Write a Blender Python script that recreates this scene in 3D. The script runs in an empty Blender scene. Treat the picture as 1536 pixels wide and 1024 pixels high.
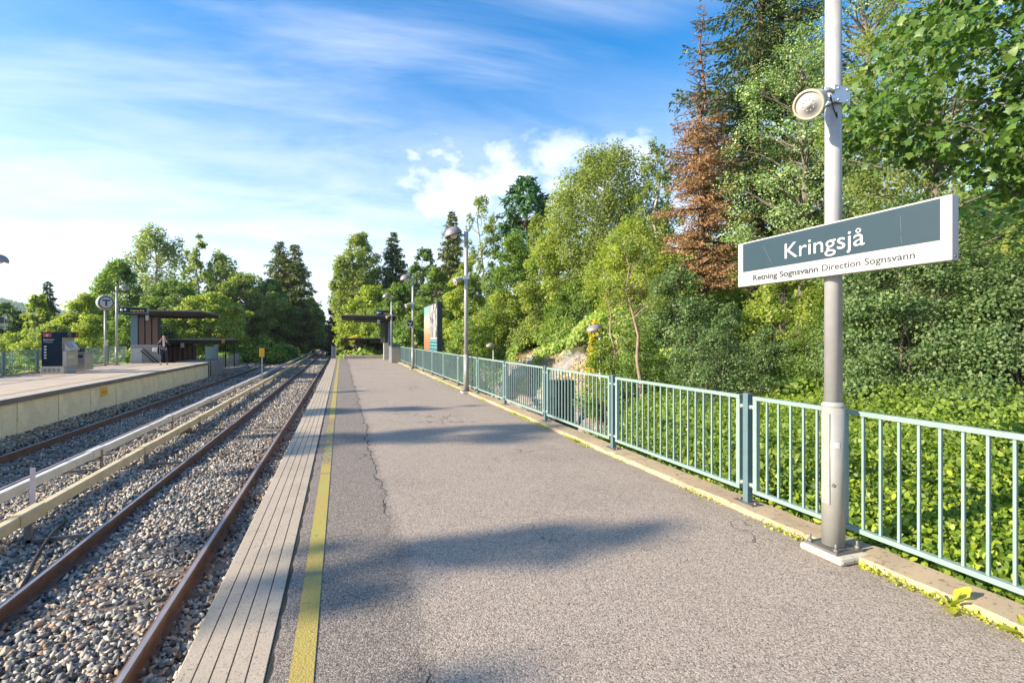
import bpy, math, random
import numpy as np
from mathutils import Vector, Matrix
random.seed(5)
R = math.radians
scene = bpy.context.scene
COL = scene.collection
# ------------------------------------------------------------------ camera numbers (measured from the photograph)
F, CX, HY, H = 760.0, 768.0, 507.0, 1.45
TH = math.atan(256.0 / F); CS, SN = math.cos(TH), math.sin(TH)
def at(px, Z):                       # ground-plan point seen in column px at depth Z
    A = (px - CX) / F * Z
    return (A * CS + Z * SN, -A * SN + Z * CS)
def zof(py, Z): return H + (HY - py) * Z / F
def Zof(X, Y): return X * SN + Y * CS
# ------------------------------------------------------------------ object helpers
def empty(name, loc=(0, 0, 0), rz=0.0):
    o = bpy.data.objects.new(name, None); COL.objects.link(o)
    o.location = loc; o.rotation_euler = (0, 0, rz); o.empty_display_size = .1
    return o
def tag(o, label=None, cat=None, group=None, kind=None):
    if label: o['label'] = label
    if cat: o['category'] = cat
    if group: o['group'] = group
    if kind: o['kind'] = kind
    return o
def copy_tree(o, parent=None):
    c = o.copy(); COL.objects.link(c)
    if parent is not None: c.parent = parent
    for ch in list(o.children): copy_tree(ch, c)
    return c
class MB:
    def __init__(s): s.v = []; s.f = []; s.m = []; s.sm = []
    def add(s, verts, faces, mi=0, smooth=False):
        b = len(s.v); s.v += [tuple(p) for p in verts]
        for f in faces: s.f.append([b + i for i in f]); s.m.append(mi); s.sm.append(smooth)
        return s
    def box(s, x0, x1, y0, y1, z0, z1, mi=0):
        v = [(x0,y0,z0),(x1,y0,z0),(x1,y1,z0),(x0,y1,z0),(x0,y0,z1),(x1,y0,z1),(x1,y1,z1),(x0,y1,z1)]
        return s.add(v, [(0,3,2,1),(4,5,6,7),(0,1,5,4),(1,2,6,5),(2,3,7,6),(3,0,4,7)], mi)
    def obox(s, c, ax, ay, az, hx, hy, hz, mi=0):     # oriented box
        c = Vector(c); ax, ay, az = Vector(ax), Vector(ay), Vector(az); v = []
        for k in (-1, 1):
            for (i, j) in ((-1,-1),(1,-1),(1,1),(-1,1)): v.append(c + ax*hx*i + ay*hy*j + az*hz*k)
        return s.add(v, [(0,3,2,1),(4,5,6,7),(0,1,5,4),(1,2,6,5),(2,3,7,6),(3,0,4,7)], mi)
    def tube(s, pts, rad, n=10, mi=0, cap=True):
        pts = [Vector(p) for p in pts]
        if not isinstance(rad, (list, tuple)): rad = [rad] * len(pts)
        vs = []; prev = None
        for i, p in enumerate(pts):
            d = (pts[min(i+1, len(pts)-1)] - pts[max(i-1, 0)]).normalized()
            a = prev if prev is not None else (Vector((1,0,0)) if abs(d.x) < .9 else Vector((0,1,0)))
            u = (a - d * a.dot(d)).normalized(); w = d.cross(u); prev = u
            for k in range(n):
                t = 2*math.pi*k/n; vs.append(p + (u*math.cos(t) + w*math.sin(t)) * rad[i])
        fs = [(i*n+k, i*n+(k+1)%n, (i+1)*n+(k+1)%n, (i+1)*n+k) for i in range(len(pts)-1) for k in range(n)]
        b = len(s.v); s.add(vs, fs, mi, True)
        if cap:
            for ring, rev in ((0, True), (len(pts)-1, False)):
                f = [b + ring*n + k for k in range(n)]
                s.f.append(f[::-1] if rev else f); s.m.append(mi); s.sm.append(False)
        return s
    def lathe(s, prof, c=(0,0,0), ax=(0,0,1), n=20, mi=0, smooth=True):  # prof: (r, h)
        d = Vector(ax).normalized(); a = Vector((1,0,0)) if abs(d.x) < .9 else Vector((0,1,0))
        u = (a - d*a.dot(d)).normalized(); w = d.cross(u); c = Vector(c); vs = []
        for r, h in prof:
            for k in range(n):
                t = 2*math.pi*k/n; vs.append(c + d*h + (u*math.cos(t)+w*math.sin(t))*max(r, 1e-4))
        fs = [(i*n+k, i*n+(k+1)%n, (i+1)*n+(k+1)%n, (i+1)*n+k) for i in range(len(prof)-1) for k in range(n)]
        return s.add(vs, fs, mi, smooth)
    def sweep(s, prof, path, mi=0, closed=True):      # prof (dx,dz) swept along path of (x,y,z), profile across X
        n = len(prof); vs = [(p[0]+q[0], p[1], p[2]+q[1]) for p in path for q in prof]
        kk = n if closed else n-1
        fs = [(i*n+k, (i+1)*n+k, (i+1)*n+(k+1)%n, i*n+(k+1)%n) for i in range(len(path)-1) for k in range(kk)]
        s.add(vs, fs, mi)
        if closed:
            s.add(vs[:n], [tuple(range(n))], mi); s.add(vs[-n:], [tuple(range(n))[::-1]], mi)
        return s
    def build(s, name, mats, parent=None, bevel=0, loc=None):
        me = bpy.data.meshes.new(name); me.from_pydata(s.v, [], s.f)
        if not isinstance(mats, (list, tuple)): mats = [mats]
        for m in mats: me.materials.append(m)
        me.polygons.foreach_set('material_index', s.m); me.polygons.foreach_set('use_smooth', s.sm)
        me.update()
        o = bpy.data.objects.new(name, me); COL.objects.link(o)
        if parent is not None: o.parent = parent
        if loc: o.location = loc
        if bevel:
            b = o.modifiers.new('bevel', 'BEVEL'); b.width = bevel; b.segments = 2; b.limit_method = 'ANGLE'
        return o
def mesh_np(name, V, faces, mat, parent=None, smooth=False):   # faces: list of int arrays (n,k)
    me = bpy.data.meshes.new(name)
    V = np.asarray(V, np.float32); me.vertices.add(len(V)); me.vertices.foreach_set('co', V.ravel())
    loops = np.concatenate([f.ravel() for f in faces]).astype(np.int32)
    tot = np.concatenate([np.full(len(f), f.shape[1], np.int32) for f in faces])
    st = np.concatenate([[0], np.cumsum(tot)[:-1]]).astype(np.int32)
    me.loops.add(len(loops)); me.loops.foreach_set('vertex_index', loops)
    me.polygons.add(len(tot)); me.polygons.foreach_set('loop_start', st); me.polygons.foreach_set('loop_total', tot)
    if smooth: me.polygons.foreach_set('use_smooth', np.ones(len(tot), bool))
    for m in (mat if isinstance(mat, (list, tuple)) else [mat]): me.materials.append(m)
    me.update(calc_edges=True)
    o = bpy.data.objects.new(name, me); COL.objects.link(o)
    if parent is not None: o.parent = parent
    return o
# ------------------------------------------------------------------ materials
class NT:
    def __init__(s, name):
        s.m = bpy.data.materials.new(name); s.m.use_nodes = True; s.t = s.m.node_tree
        s.n = s.t.nodes; s.b = s.n['Principled BSDF']; s.out = s.n['Material Output']
    def node(s, typ, **kw):
        n = s.n.new(typ)
        for k, v in kw.items():
            if hasattr(n, k): setattr(n, k, v)
            else: n.inputs[k].default_value = v
        return n
    def link(s, a, b): s.t.links.new(a, b)
    def coord(s, scale=(1,1,1)):
        g = s.n.new('ShaderNodeTexCoord'); mp = s.n.new('ShaderNodeMapping')
        mp.inputs['Scale'].default_value = scale; s.link(g.outputs['Object'], mp.inputs['Vector']); return mp.outputs[0]
    def noise(s, scale, detail=4, vec=None, rough=.5):
        n = s.n.new('ShaderNodeTexNoise'); n.inputs['Scale'].default_value = scale
        n.inputs['Detail'].default_value = detail; n.inputs['Roughness'].default_value = rough
        if vec is None: vec = s.coord()
        s.link(vec, n.inputs['Vector']); return n.outputs['Fac']
    def ramp(s, fac, stops):
        r = s.n.new('ShaderNodeValToRGB'); e = r.color_ramp.elements
        while len(e) < len(stops): e.new(.5)
        for i, (p, c) in enumerate(stops):
            e[i].position = p; e[i].color = (*c, 1) if len(c) == 3 else c
        s.link(fac, r.inputs[0]); return r.outputs[0]
    def mix(s, fac, a, b, mode='MIX'):
        m = s.n.new('ShaderNodeMix'); m.data_type = 'RGBA'; m.blend_type = mode
        for val, i in ((fac, 0), (a, 6), (b, 7)):
            if isinstance(val, (int, float)): m.inputs[i].default_value = val
            elif isinstance(val, tuple): m.inputs[i].default_value = (*val, 1)
            else: s.link(val, m.inputs[i])
        return m.outputs[2]
    def math(s, op, a, b=None, c=None):
        m = s.n.new('ShaderNodeMath'); m.operation = op
        for i, v in enumerate((a, b, c)):
            if v is None: continue
            if isinstance(v, (int, float)): m.inputs[i].default_value = v
            else: s.link(v, m.inputs[i])
        return m.outputs[0]
    def step(s, v, lo, hi):
        m = s.n.new('ShaderNodeMapRange'); m.interpolation_type = 'SMOOTHSTEP'
        m.inputs[1].default_value = lo; m.inputs[2].default_value = hi; s.link(v, m.inputs[0]); return m.outputs[0]
    def bump(s, h, strength=.3, dist=.01):
        b = s.n.new('ShaderNodeBump'); b.inputs['Strength'].default_value = strength; b.inputs['Distance'].default_value = dist
        s.link(h, b.inputs['Height']); s.link(b.outputs[0], s.b.inputs['Normal']); return b
    def color(s, c):
        if isinstance(c, tuple): s.b.inputs['Base Color'].default_value = (*c, 1)
        else: s.link(c, s.b.inputs['Base Color'])
def plain(name, c, rough=.6, metal=0.0, var=.12, scale=6, bump=.08, dirt=None):
    t = NT(name); n = t.noise(scale, 6, rough=.65)
    lo = tuple(max(0, x*(1-var)) for x in c); hi = tuple(min(1, x*(1+var)) for x in c)
    col = t.ramp(n, [(.3, lo), (.7, hi)])
    if dirt: col = t.mix(t.step(t.noise(scale*.45, 8, rough=.7), .55, .75), col, dirt)
    t.color(col); t.b.inputs['Roughness'].default_value = rough; t.b.inputs['Metallic'].default_value = metal
    if bump: t.bump(t.noise(scale*12, 3), bump, .004)
    return t.m
GAIN = 2.35
def worn(name, c, rust):
    t = NT(name); n = t.noise(9, 6, rough=.65); col = t.ramp(n, [(.3, tuple(x*.88 for x in c)), (.7, tuple(x*1.1 for x in c))])
    col = t.mix(t.step(t.noise(3, 7, t.coord((6,6,1)), .7), .56, .74), col, tuple(x*.72+.03 for x in c))
    col = t.mix(t.step(t.noise(70, 5, rough=.7), .67, .72), col, rust); t.color(col); t.b.inputs['Roughness'].default_value = .45
    t.bump(t.noise(60, 3), .08, .003); return t.m
def leafmat(name, cols, trans=.56, rough=.5, tint=(1.25, 1.3, .55), patch=1.2, spec=.35):
    t = NT(name); g = t.n.new('ShaderNodeNewGeometry')
    cols = [(min(.6, q[0]*GAIN*.90), min(.6, q[1]*GAIN*1.05), q[2]*GAIN) for q in cols]; k = len(cols); base = t.ramp(g.outputs['Random Per Island'], [(i/(max(1,k-1)), c) for i, c in enumerate(cols)])
    n = t.noise(patch, 3); br = t.ramp(n, [(.3, (.72,.74,.7)), (.7, (1.25,1.2,1.1))])
    base = t.mix(1.0, base, br, 'MULTIPLY'); t.color(base)
    t.b.inputs['Roughness'].default_value = rough; t.b.inputs['Specular IOR Level'].default_value = spec
    tr = t.n.new('ShaderNodeBsdfTranslucent'); t.link(t.mix(1.0, base, tint, 'MULTIPLY'), tr.inputs[0])
    mx = t.n.new('ShaderNodeMixShader'); mx.inputs[0].default_value = trans
    t.link(t.b.outputs[0], mx.inputs[1]); t.link(tr.outputs[0], mx.inputs[2]); t.link(mx.outputs[0], t.out.inputs[0])
    return t.m
def bark(name, a, b, sc=(8,8,2)):
    t = NT(name); v = t.coord(sc); n = t.noise(3, 6, v, .7)
    t.color(t.ramp(n, [(.35, a), (.6, b)])); t.b.inputs['Roughness'].default_value = .85
    t.bump(t.noise(6, 6, v), .6, .02); return t.m

def m_asphalt():
    t = NT('asphalt'); v = t.coord()
    sp = t.n.new('ShaderNodeSeparateXYZ'); t.link(v, sp.inputs[0]); X, Y = sp.outputs[0], sp.outputs[1]
    vo = t.node('ShaderNodeTexVoronoi'); vo.inputs['Scale'].default_value = 140; t.link(v, vo.inputs['Vector'])
    vr = t.n.new('ShaderNodeSeparateColor'); t.link(vo.outputs['Color'], vr.inputs[0])
    agg = t.ramp(vr.outputs[0], [(0, (.12,.097,.078)), (.2, (.265,.215,.17)), (.7, (.385,.315,.252)), (1, (.51,.435,.355))])
    aggd = t.ramp(vr.outputs[0], [(0, (.055,.048,.043)), (.3, (.13,.11,.095)), (.75, (.22,.185,.157)), (1, (.36,.31,.26))])
    wob = t.math('SUBTRACT', t.noise(1.6, 6, v, .6), .5)
    edge = t.math('ADD', .36, t.math('MULTIPLY', wob, .42))
    d = t.math('SUBTRACT', X, edge)
    strip = t.math('SUBTRACT', 1.0, t.step(d, -.03, .12))           # older dark strip beside the yellow line
    blotch = t.step(t.noise(.55, 6, v, .62), .48, .72)
    mask = t.math('MAXIMUM', t.math('MULTIPLY', strip, .75), t.math('MULTIPLY', blotch, .34))
    col = t.mix(mask, agg, aggd)
    crack = t.math('SUBTRACT', 1.0, t.step(t.math('ABSOLUTE', t.math('ADD', d, t.math('MULTIPLY', t.math('SUBTRACT', t.noise(9, 5, v), .5), .08))), .002, .011))
    crack = t.math('MULTIPLY', crack, t.step(t.math('ADD', t.noise(1.3, 3, v), t.math('MULTIPLY', t.step(Y, 3.5, 7.0), .2)), .50, .62))
    # wandering hairline cracks
    vc = t.node('ShaderNodeTexVoronoi', feature='DISTANCE_TO_EDGE'); vc.inputs['Scale'].default_value = .42
    wv = t.n.new('ShaderNodeVectorMath'); wv.operation = 'ADD'
    nz = t.n.new('ShaderNodeTexNoise'); nz.inputs['Scale'].default_value = 2.2; nz.inputs['Detail'].default_value = 6; t.link(v, nz.inputs[0])
    t.link(v, wv.inputs[0]); t.link(nz.outputs['Color'], wv.inputs[1]); t.link(wv.outputs[0], vc.inputs['Vector'])
    hair = t.math('MULTIPLY', t.math('SUBTRACT', 1.0, t.step(vc.outputs['Distance'], .001, .006)), t.step(t.noise(.6, 2, v), .47, .56))
    # joint against the concrete edge
    jd = t.math('ADD', t.math('ADD', X, .292), t.math('MULTIPLY', t.math('SUBTRACT', t.noise(6, 6, v), .5), .05))
    joint = t.math('SUBTRACT', 1.0, t.step(jd, .0, .012))
    gv = t.node('ShaderNodeTexVoronoi'); gv.inputs['Scale'].default_value = 2.1; t.link(v, gv.inputs['Vector'])
    gum = t.math('SUBTRACT', 1.0, t.step(t.math('ADD', gv.outputs['Distance'], t.math('MULTIPLY', t.noise(30, 3, v), .03)), .040, .055))
    crk = t.math('MAXIMUM', t.math('MAXIMUM', crack, t.math('MULTIPLY', hair, .7)), joint)
    col = t.mix(t.math('MULTIPLY', gum, .45), col, (.05,.045,.04))
    col = t.mix(t.math('MULTIPLY', t.step(t.noise(3.2, 7, v, .7), .55, .72), .35), col, (.15,.13,.11))
    col = t.mix(crk, col, (.02,.02,.02))
    dust = t.step(t.math('ADD', X, t.math('MULTIPLY', wob, .5)), 2.75, 3.2)
    col = t.mix(t.math('MULTIPLY', dust, .35), col, (.2,.17,.12))
    t.color(col); t.b.inputs['Roughness'].default_value = .88
    h = t.math('SUBTRACT', t.math('ADD', t.math('MULTIPLY', vr.outputs[0], .6), t.math('SUBTRACT', .5, vo.outputs['Distance'])), t.math('MULTIPLY', crk, 2.5))
    t.bump(h, .6, .004)
    return t.m
def m_concrete(name, c, dark, speck=60, streak=False, warm=None):
    t = NT(name); v = t.coord()
    n = t.noise(2.2, 8, v, .7); col = t.ramp(n, [(.3, tuple(x*.78 for x in c)), (.7, tuple(min(1,x*1.12) for x in c))])
    col = t.mix(t.step(t.noise(speck, 3, v), .56, .72), col, dark)
    if warm: col = t.mix(t.math('MULTIPLY', t.step(t.noise(1.1, 6, v, .7), .5, .7), .7), col, warm)
    if streak:
        sv = t.coord((2.5, 9, .7)); col = t.mix(t.math('MULTIPLY', t.step(t.noise(1.5, 8, sv, .7), .56, .78), .6), col, streak)
    t.color(col); t.b.inputs['Roughness'].default_value = .85
    t.bump(t.noise(90, 5, v, .7), .5, .004); return t.m
def m_yellow():
    t = NT('yellow_paint'); v = t.coord(); sp = t.n.new('ShaderNodeSeparateXYZ'); t.link(v, sp.inputs[0]); Y = sp.outputs[1]
    fresh = t.ramp(t.noise(.9, 5, v), [(.35, (.42,.29,.075)), (.62, (.36,.33,.07))])
    wornseg = t.math('MULTIPLY', t.step(Y, 6.0, 6.4), t.math('SUBTRACT', 1.0, t.step(Y, 9.6, 10.2)))
    w = t.math('ADD', t.noise(26, 6, v, .75), t.math('MULTIPLY', wornseg, .13))
    w = t.math('ADD', w, t.math('MULTIPLY', t.noise(1.7, 3, v), .12))
    vo = t.node('ShaderNodeTexVoronoi'); vo.inputs['Scale'].default_value = 95; t.link(v, vo.inputs['Vector'])
    col = t.mix(t.step(w, .62, .74), fresh, (.15,.135,.11))
    wv = t.math('FRACT', t.math('MULTIPLY', Y, .41))
    gap = t.math('SUBTRACT', 1.0, t.step(t.math('ABSOLUTE', t.math('SUBTRACT', wv, .37)), .006, .02))
    col = t.mix(t.math('MULTIPLY', gap, .6), col, (.17,.15,.12))
    t.color(col); t.b.inputs['Roughness'].default_value = .7; t.bump(vo.outputs['Distance'], .5, .004); return t.m
def m_stone():
    t = NT('ballast_stone'); g = t.n.new('ShaderNodeNewGeometry'); v = t.coord(); sp = t.n.new('ShaderNodeSeparateXYZ'); t.link(v, sp.inputs[0])
    X = sp.outputs[0]
    c = t.ramp(g.outputs['Random Per Island'], [(0,(.05,.055,.06)), (.18,(.13,.135,.14)), (.38,(.28,.275,.255)), (.6,(.42,.39,.33)), (.80,(.56,.51,.42)), (.92,(.40,.24,.13)), (1,(.72,.67,.58))])
    c = t.mix(1.0, c, t.ramp(t.noise(40, 5, v, .7), [(.3, (.7,.7,.7)), (.7, (1.2,1.2,1.2))]), 'MULTIPLY')
    rr = None
    for x in (-1.49, -2.92, -5.2, -6.62):
        q = t.math('SUBTRACT', 1.0, t.step(t.math('ABSOLUTE', t.math('SUBTRACT', X, x)), .05, .38)); rr = q if rr is None else t.math('MAXIMUM', rr, q)
    rust = t.math('MULTIPLY', rr, t.step(t.noise(1.4, 4, v), .42, .62))
    c = t.mix(t.math('MULTIPLY', rust, .75), c, t.mix(g.outputs['Random Per Island'], (.10,.055,.035), (.26,.13,.075)))
    oil = t.math('MULTIPLY', t.step(t.noise(.8, 3, v), .52, .66), .5)
    c = t.mix(oil, c, t.mix(.45, c, (.03,.035,.04)))
    t.color(c); t.b.inputs['Roughness'].default_value = .8; t.bump(t.noise(60, 4, v), .4, .004); return t.m
def m_ground(name, a, b, c, sc=1.0):
    t = NT(name); v = t.coord(); n = t.noise(.35*sc, 8, v, .7); n2 = t.noise(5*sc, 8, v, .75)
    col = t.mix(t.step(n, .42, .62), a, b); col = t.mix(t.step(n2, .5, .7), col, c)
    t.color(col); t.b.inputs['Roughness'].default_value = .95; t.bump(n2, 1.0, .12); return t.m
def m_rock():
    t = NT('rock'); v = t.coord((1,1,1.6)); n = t.noise(1.6, 9, v, .72)
    col = t.ramp(n, [(.3,(.10,.095,.09)), (.48,(.26,.24,.22)), (.6,(.40,.34,.29)), (.75,(.22,.17,.12))])
    col = t.mix(t.step(t.noise(7, 5, v), .55, .7), col, (.16,.17,.06)); t.color(col)
    t.b.inputs['Roughness'].default_value = .92; t.bump(t.noise(5, 10, v, .75), 1.0, .08); return t.m
def m_slats(name, a, b, ax, pitch):
    t = NT(name); v = t.coord(); sp = t.n.new('ShaderNodeSeparateXYZ'); t.link(v, sp.inputs[0])
    w = t.math('FRACT', t.math('MULTIPLY', sp.outputs[ax], 1/pitch)); col = t.mix(t.step(w, .55, .62), a, b)
    col = t.mix(t.step(t.noise(14, 5), .55, .7), col, tuple(x*.5 for x in a)); t.color(col); return t.m

M = {}
M['asphalt'] = m_asphalt()
M['slab'] = m_concrete('concrete_slab', (.44,.365,.275), (.17,.15,.125), 85, warm=(.29,.24,.18))
M['kerb'] = m_concrete('kerb_concrete', (.46,.36,.23), (.20,.15,.09), 30, warm=(.24,.17,.10))
M['whiteconc'] = m_concrete('pale_concrete', (.52,.47,.38), (.3,.27,.2), 40)
M['wallpanel'] = m_concrete('cream_wall_panel', (.93,.78,.49), (.68,.54,.30), 14, streak=(.45,.35,.22))
M['coping'] = m_concrete('coping', (.20,.175,.15), (.12,.11,.10), 40)
M['concrete'] = m_concrete('grey_concrete', (.30,.28,.255), (.17,.16,.15), 25, streak=(.14,.13,.12))
M['lpave'] = m_concrete('worn_paving', (.50,.40,.30), (.34,.28,.22), 40, warm=(.38,.30,.235))
M['tile'] = m_concrete('edge_strip', (.46,.40,.33), (.3,.26,.2), 40)
M['yellow'] = m_yellow()
M['stone'] = m_stone()
M['stonebed'] = m_ground('stone_bed', (.03,.028,.026), (.05,.04,.035), (.02,.02,.02), 8)
M['soil'] = m_ground('soil', (.07,.08,.03), (.11,.10,.05), (.05,.07,.02), 1)
M['path'] = m_ground('gravel_path', (.30,.27,.24), (.24,.22,.2), (.38,.35,.31), 6)
M['rock'] = m_rock()
M['galv'] = plain('galvanised_steel', (.42,.425,.42), .48, .2, .10, 9, .05, (.27,.29,.30))
M['sleeve'] = plain('grey_painted_steel', (.33,.325,.30), .5, .15, .08, 12, .08, (.25,.245,.225))
M['dome'] = plain('lamp_dome_grey', (.27,.25,.25), .45, .2, .1)
M['globe'] = plain('frosted_globe', (.80,.66,.58), .3, 0, .05)
M['cream'] = plain('cream_plastic', (.56,.50,.37), .42, 0, .04, 8, .03, (.46,.40,.28))

M['tealpost'] = plain('dark_teal_painted_steel', (.115,.19,.205), .42, .1, .1, 10, .04)
M['bracket'] = plain('steel_bracket', (.6,.6,.58), .35, .6)
M['steel'] = plain('dull_steel', (.22,.21,.20), .5, .6, .2, 10, .1, (.16,.10,.07))
M['rust'] = plain('rusty_steel', (.15,.082,.055), .75, .1, .35, 5, .3, (.075,.042,.032))
M['railtop'] = plain('polished_rail_head', (.40,.35,.33), .42, .6, .15, 3, .05)
M['covw'] = plain('white_rail_cover', (.60,.575,.51), .6, 0, .15, 3, .2, (.36,.31,.24))
M['covy'] = plain('cream_rail_cover', (.60,.49,.28), .6, 0, .18, 3, .2, (.36,.28,.16))
M['white'] = plain('white_enamel', (.46,.455,.44), .35, 0, .03, 4, .02)
M['signblue'] = plain('blue_grey_sign_panel', (.026,.052,.066), .35, 0, .05, 3, .02)
M['textw'] = plain('white_lettering', (.55,.55,.53), .5, 0, .02, 3, 0)
M['scratch'] = plain('worn_paint_scratch', (.13,.17,.19), .6, 0, .3, 60, 0)
M['textk'] = plain('dark_lettering', (.035,.04,.05), .5, 0, .02, 3, 0)
M['texty'] = plain('yellow_lettering', (.85,.5,.06), .5, 0, .02, 3, 0)
M['navy'] = plain('navy_panel', (.006,.016,.032), .5, 0, .1, 4, .02)
M['navy'].node_tree.nodes['Principled BSDF'].inputs['Specular IOR Level'].default_value = .15
M['red'] = plain('red_panel', (.45,.02,.04), .35, 0, .05)
M['black'] = plain('black_metal', (.018,.018,.02), .45, .2, .2)
M['stainless'] = plain('brushed_steel', (.42,.40,.37), .4, .5, .12, 7, .1)
M['screen'] = plain('dark_screen', (.05,.08,.10), .12, 0, .1, 3, 0)
M['roofdark'] = plain('dark_brown_roof', (.045,.033,.028), .7, 0, .2, 4, .2)
M['roofedge'] = plain('grey_roof_edge', (.22,.21,.21), .6, .2)
M['blueend'] = plain('blue_grey_cladding', (.13,.20,.235), .55, 0, .1)
M['slat'] = m_slats('brown_brick_slats', (.20,.10,.06), (.06,.03,.02), 2, .11)
M['wood'] = bark('sleeper_wood', (.06,.05,.04), (.19,.15,.115), (2,12,12))
M['stake'] = plain('pale_pink_stake', (.62,.52,.50), .6)
M['yplate'] = plain('yellow_plate', (.80,.42,.02), .45, 0, .06)
M['postd'] = plain('dark_painted_steel', (.022,.036,.04), .5)
M['gate'] = plain('grey_box_steel', (.19,.20,.21), .5, .1, .1)
M['cable'] = plain('black_cable', (.02,.02,.022), .6)
M['glassteal'] = plain('teal_mesh_panel', (.16,.28,.29), .4, 0, .1)
M['teal'] = worn('teal_painted_steel', (.235,.335,.30), (.13,.07,.04))
# foliage
M['lf_birch'] = leafmat('birch_leaves', [(.06,.08,.02), (.11,.125,.032), (.17,.165,.055), (.12,.14,.04), (.20,.19,.09)])
M['lf_broad'] = leafmat('broadleaf_leaves', [(.045,.075,.016), (.07,.105,.022), (.105,.13,.035), (.15,.165,.07)])
M['lf_lime'] = leafmat('lime_leaves', [(.07,.105,.018), (.13,.155,.03), (.20,.19,.045), (.24,.22,.08)])
M['lf_dark'] = leafmat('dark_leaves', [(.03,.052,.018), (.05,.078,.026), (.08,.10,.04), (.13,.15,.08)], .4)
M['lf_aspen'] = leafmat('aspen_leaves', [(.07,.105,.03), (.12,.16,.06), (.22,.25,.14), (.10,.13,.03)], .3, .4)
M['lf_maple'] = leafmat('maple_leaves', [(.028,.058,.012), (.055,.090,.018), (.10,.13,.035)], .4, .38, spec=.5)
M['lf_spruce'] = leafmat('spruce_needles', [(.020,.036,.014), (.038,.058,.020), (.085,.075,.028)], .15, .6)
M['lf_spruce2'] = leafmat('sunlit_spruce_needles', [(.035,.055,.016), (.07,.085,.022), (.15,.115,.035)], .2, .6)  # brighter copy of the spruce needles, sunlight put into their colour
M['lf_pine'] = leafmat('pine_needles', [(.025,.055,.022), (.045,.085,.03)], .2, .6)
M['lf_dead'] = leafmat('dead_brown_needles', [(.14,.068,.036), (.27,.135,.072), (.19,.105,.06), (.08,.075,.03)], .25, .8, (1.1,1,.8))
M['lf_cover'] = leafmat('ground_cover_leaves', [(.030,.050,.007), (.062,.092,.010), (.12,.145,.016), (.19,.195,.026)], .35, .4, patch=2.6)
M['lf_tallweed'] = leafmat('tall_weed_leaves', [(.055,.085,.014), (.10,.13,.02), (.16,.175,.035)], .5)
M['lf_under'] = leafmat('undergrowth_leaves', [(.055,.10,.016), (.10,.15,.025), (.16,.18,.045), (.19,.16,.05)], .35, patch=.5)
M['lf_gold'] = leafmat('golden_leaves', [(.30,.24,.03), (.38,.30,.04), (.30,.17,.03)], .4)
M['lf_moss'] = leafmat('moss', [(.20,.22,.02), (.30,.28,.03), (.14,.16,.03)], .3, patch=8)
M['lf_weed'] = leafmat('weed_leaves', [(.25,.36,.03), (.33,.42,.04)], .45, .45, (1.1,1.15,.6))
M['dry'] = leafmat('dry_grass', [(.30,.20,.11), (.40,.30,.17), (.25,.13,.07)], .3, .8, (1.1,1,.8))
M['bk_grey'] = bark('grey_bark', (.09,.075,.06), (.22,.19,.16))
M['bk_birch'] = bark('birch_bark', (.12,.10,.09), (.62,.58,.52), (5,5,9))
M['bk_brown'] = bark('brown_bark', (.07,.045,.03), (.19,.125,.085))
M['bk_tan'] = bark('tan_bark', (.22,.15,.09), (.40,.29,.19))

# ------------------------------------------------------------------ terrain heights
def sst(a, b, x):
    t = np.clip((np.asarray(x, float)-a)/(b-a), 0, 1); return t*t*(3-2*t)
_rs = np.random.RandomState(3); _W = [(_rs.uniform(-1,1,2)*f_, _rs.uniform(0,6.28), a_) for f_, a_ in ((.25,.5),(.4,.35),(.7,.22),(1.3,.12),(2.1,.08),(3.3,.05)) for _ in range(3)]
def wob(X, Y, k=1.0):
    s = 0
    for w, p, a in _W: s = s + a*np.sin(w[0]*X*k + w[1]*Y*k + p)
    return s*.5
def rise(Y): return 1.0e-4*np.clip(np.asarray(Y, float)-60, 0, 175)**2
def ground(X, Y):
    X = np.asarray(X, float); Y = np.asarray(Y, float)
    bed = -1.20 + rise(Y)
    # right side
    u = X - 3.45
    g0 = np.interp(u, [0,1.5,4,7,12,35,60,90,200], [-.60,-.38,.0,.30,1.5,9.0,12,12,8])
    pz = -1.45 - .045*np.clip(Y-7, 0, 22)
    g1 = np.interp(u, [0,3.4,4.0,5.0,6.2,8,30,60,90,200], [0,0,.9,2.3,2.75,3.2,10.5,13.5,13.5,9]) + pz + .3*sst(4, 6, u)
    t = sst(6.0, 8.6, Y - 1.15*np.clip(u, 0, 9)); g = g0*(1-t) + g1*t
    # behind the platform end the bank closes towards the track
    g2 = np.interp(X, [-1.2,.3,2.0,5,9,16,40,70,200], [-1.25,-.5,.15,.6,1.4,3.0,10,13,9])
    t2 = sst(37, 44, Y); g = g*(1-t2) + (g2 + rise(Y)*.7)*t2
    g = g + wob(X, Y)*.35*sst(4, 9, u)
    near_r = sst(-.9, .4, X)*t2 + (1-t2)*(X > 3.44)
    right = bed*(1-near_r) + g*near_r
    # left side
    gl = np.interp(-X, [7.6,9.5,13,40,90,400], [-1.2,-.9,-1.0,-3.2,-4,-4]) + wob(X, Y)*.25*sst(12.5, 16, -X)
    farl = sst(7.6, 10, -X)
    out = np.where(X < -7.6, bed*(1-farl) + gl*farl, right)
    # wooded hills far away
    rr = np.hypot(X, Y); az = np.arctan2(X, Y)
    hz = np.interp(np.degrees(az), [-90,-40,-27,-24,-18,-8,0,15,40,90], [80,84,70,52,30,28,32,40,40,30])
    hz = hz*(1 + .12*np.sin(az*23) + .06*np.sin(az*61+1))
    s = sst(650, 1500, rr) - .35*sst(1500, 2600, rr)
    out = out*(1 - sst(300, 650, rr)) + (-2 + s*hz)*sst(300, 650, rr)
    return out
def gz(X, Y): return float(ground(X, Y))
def axis(stops):
    a = []
    for lo, hi, st in stops: a += list(np.arange(lo, hi, st))
    return np.array(a + [stops[-1][1]])
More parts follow.
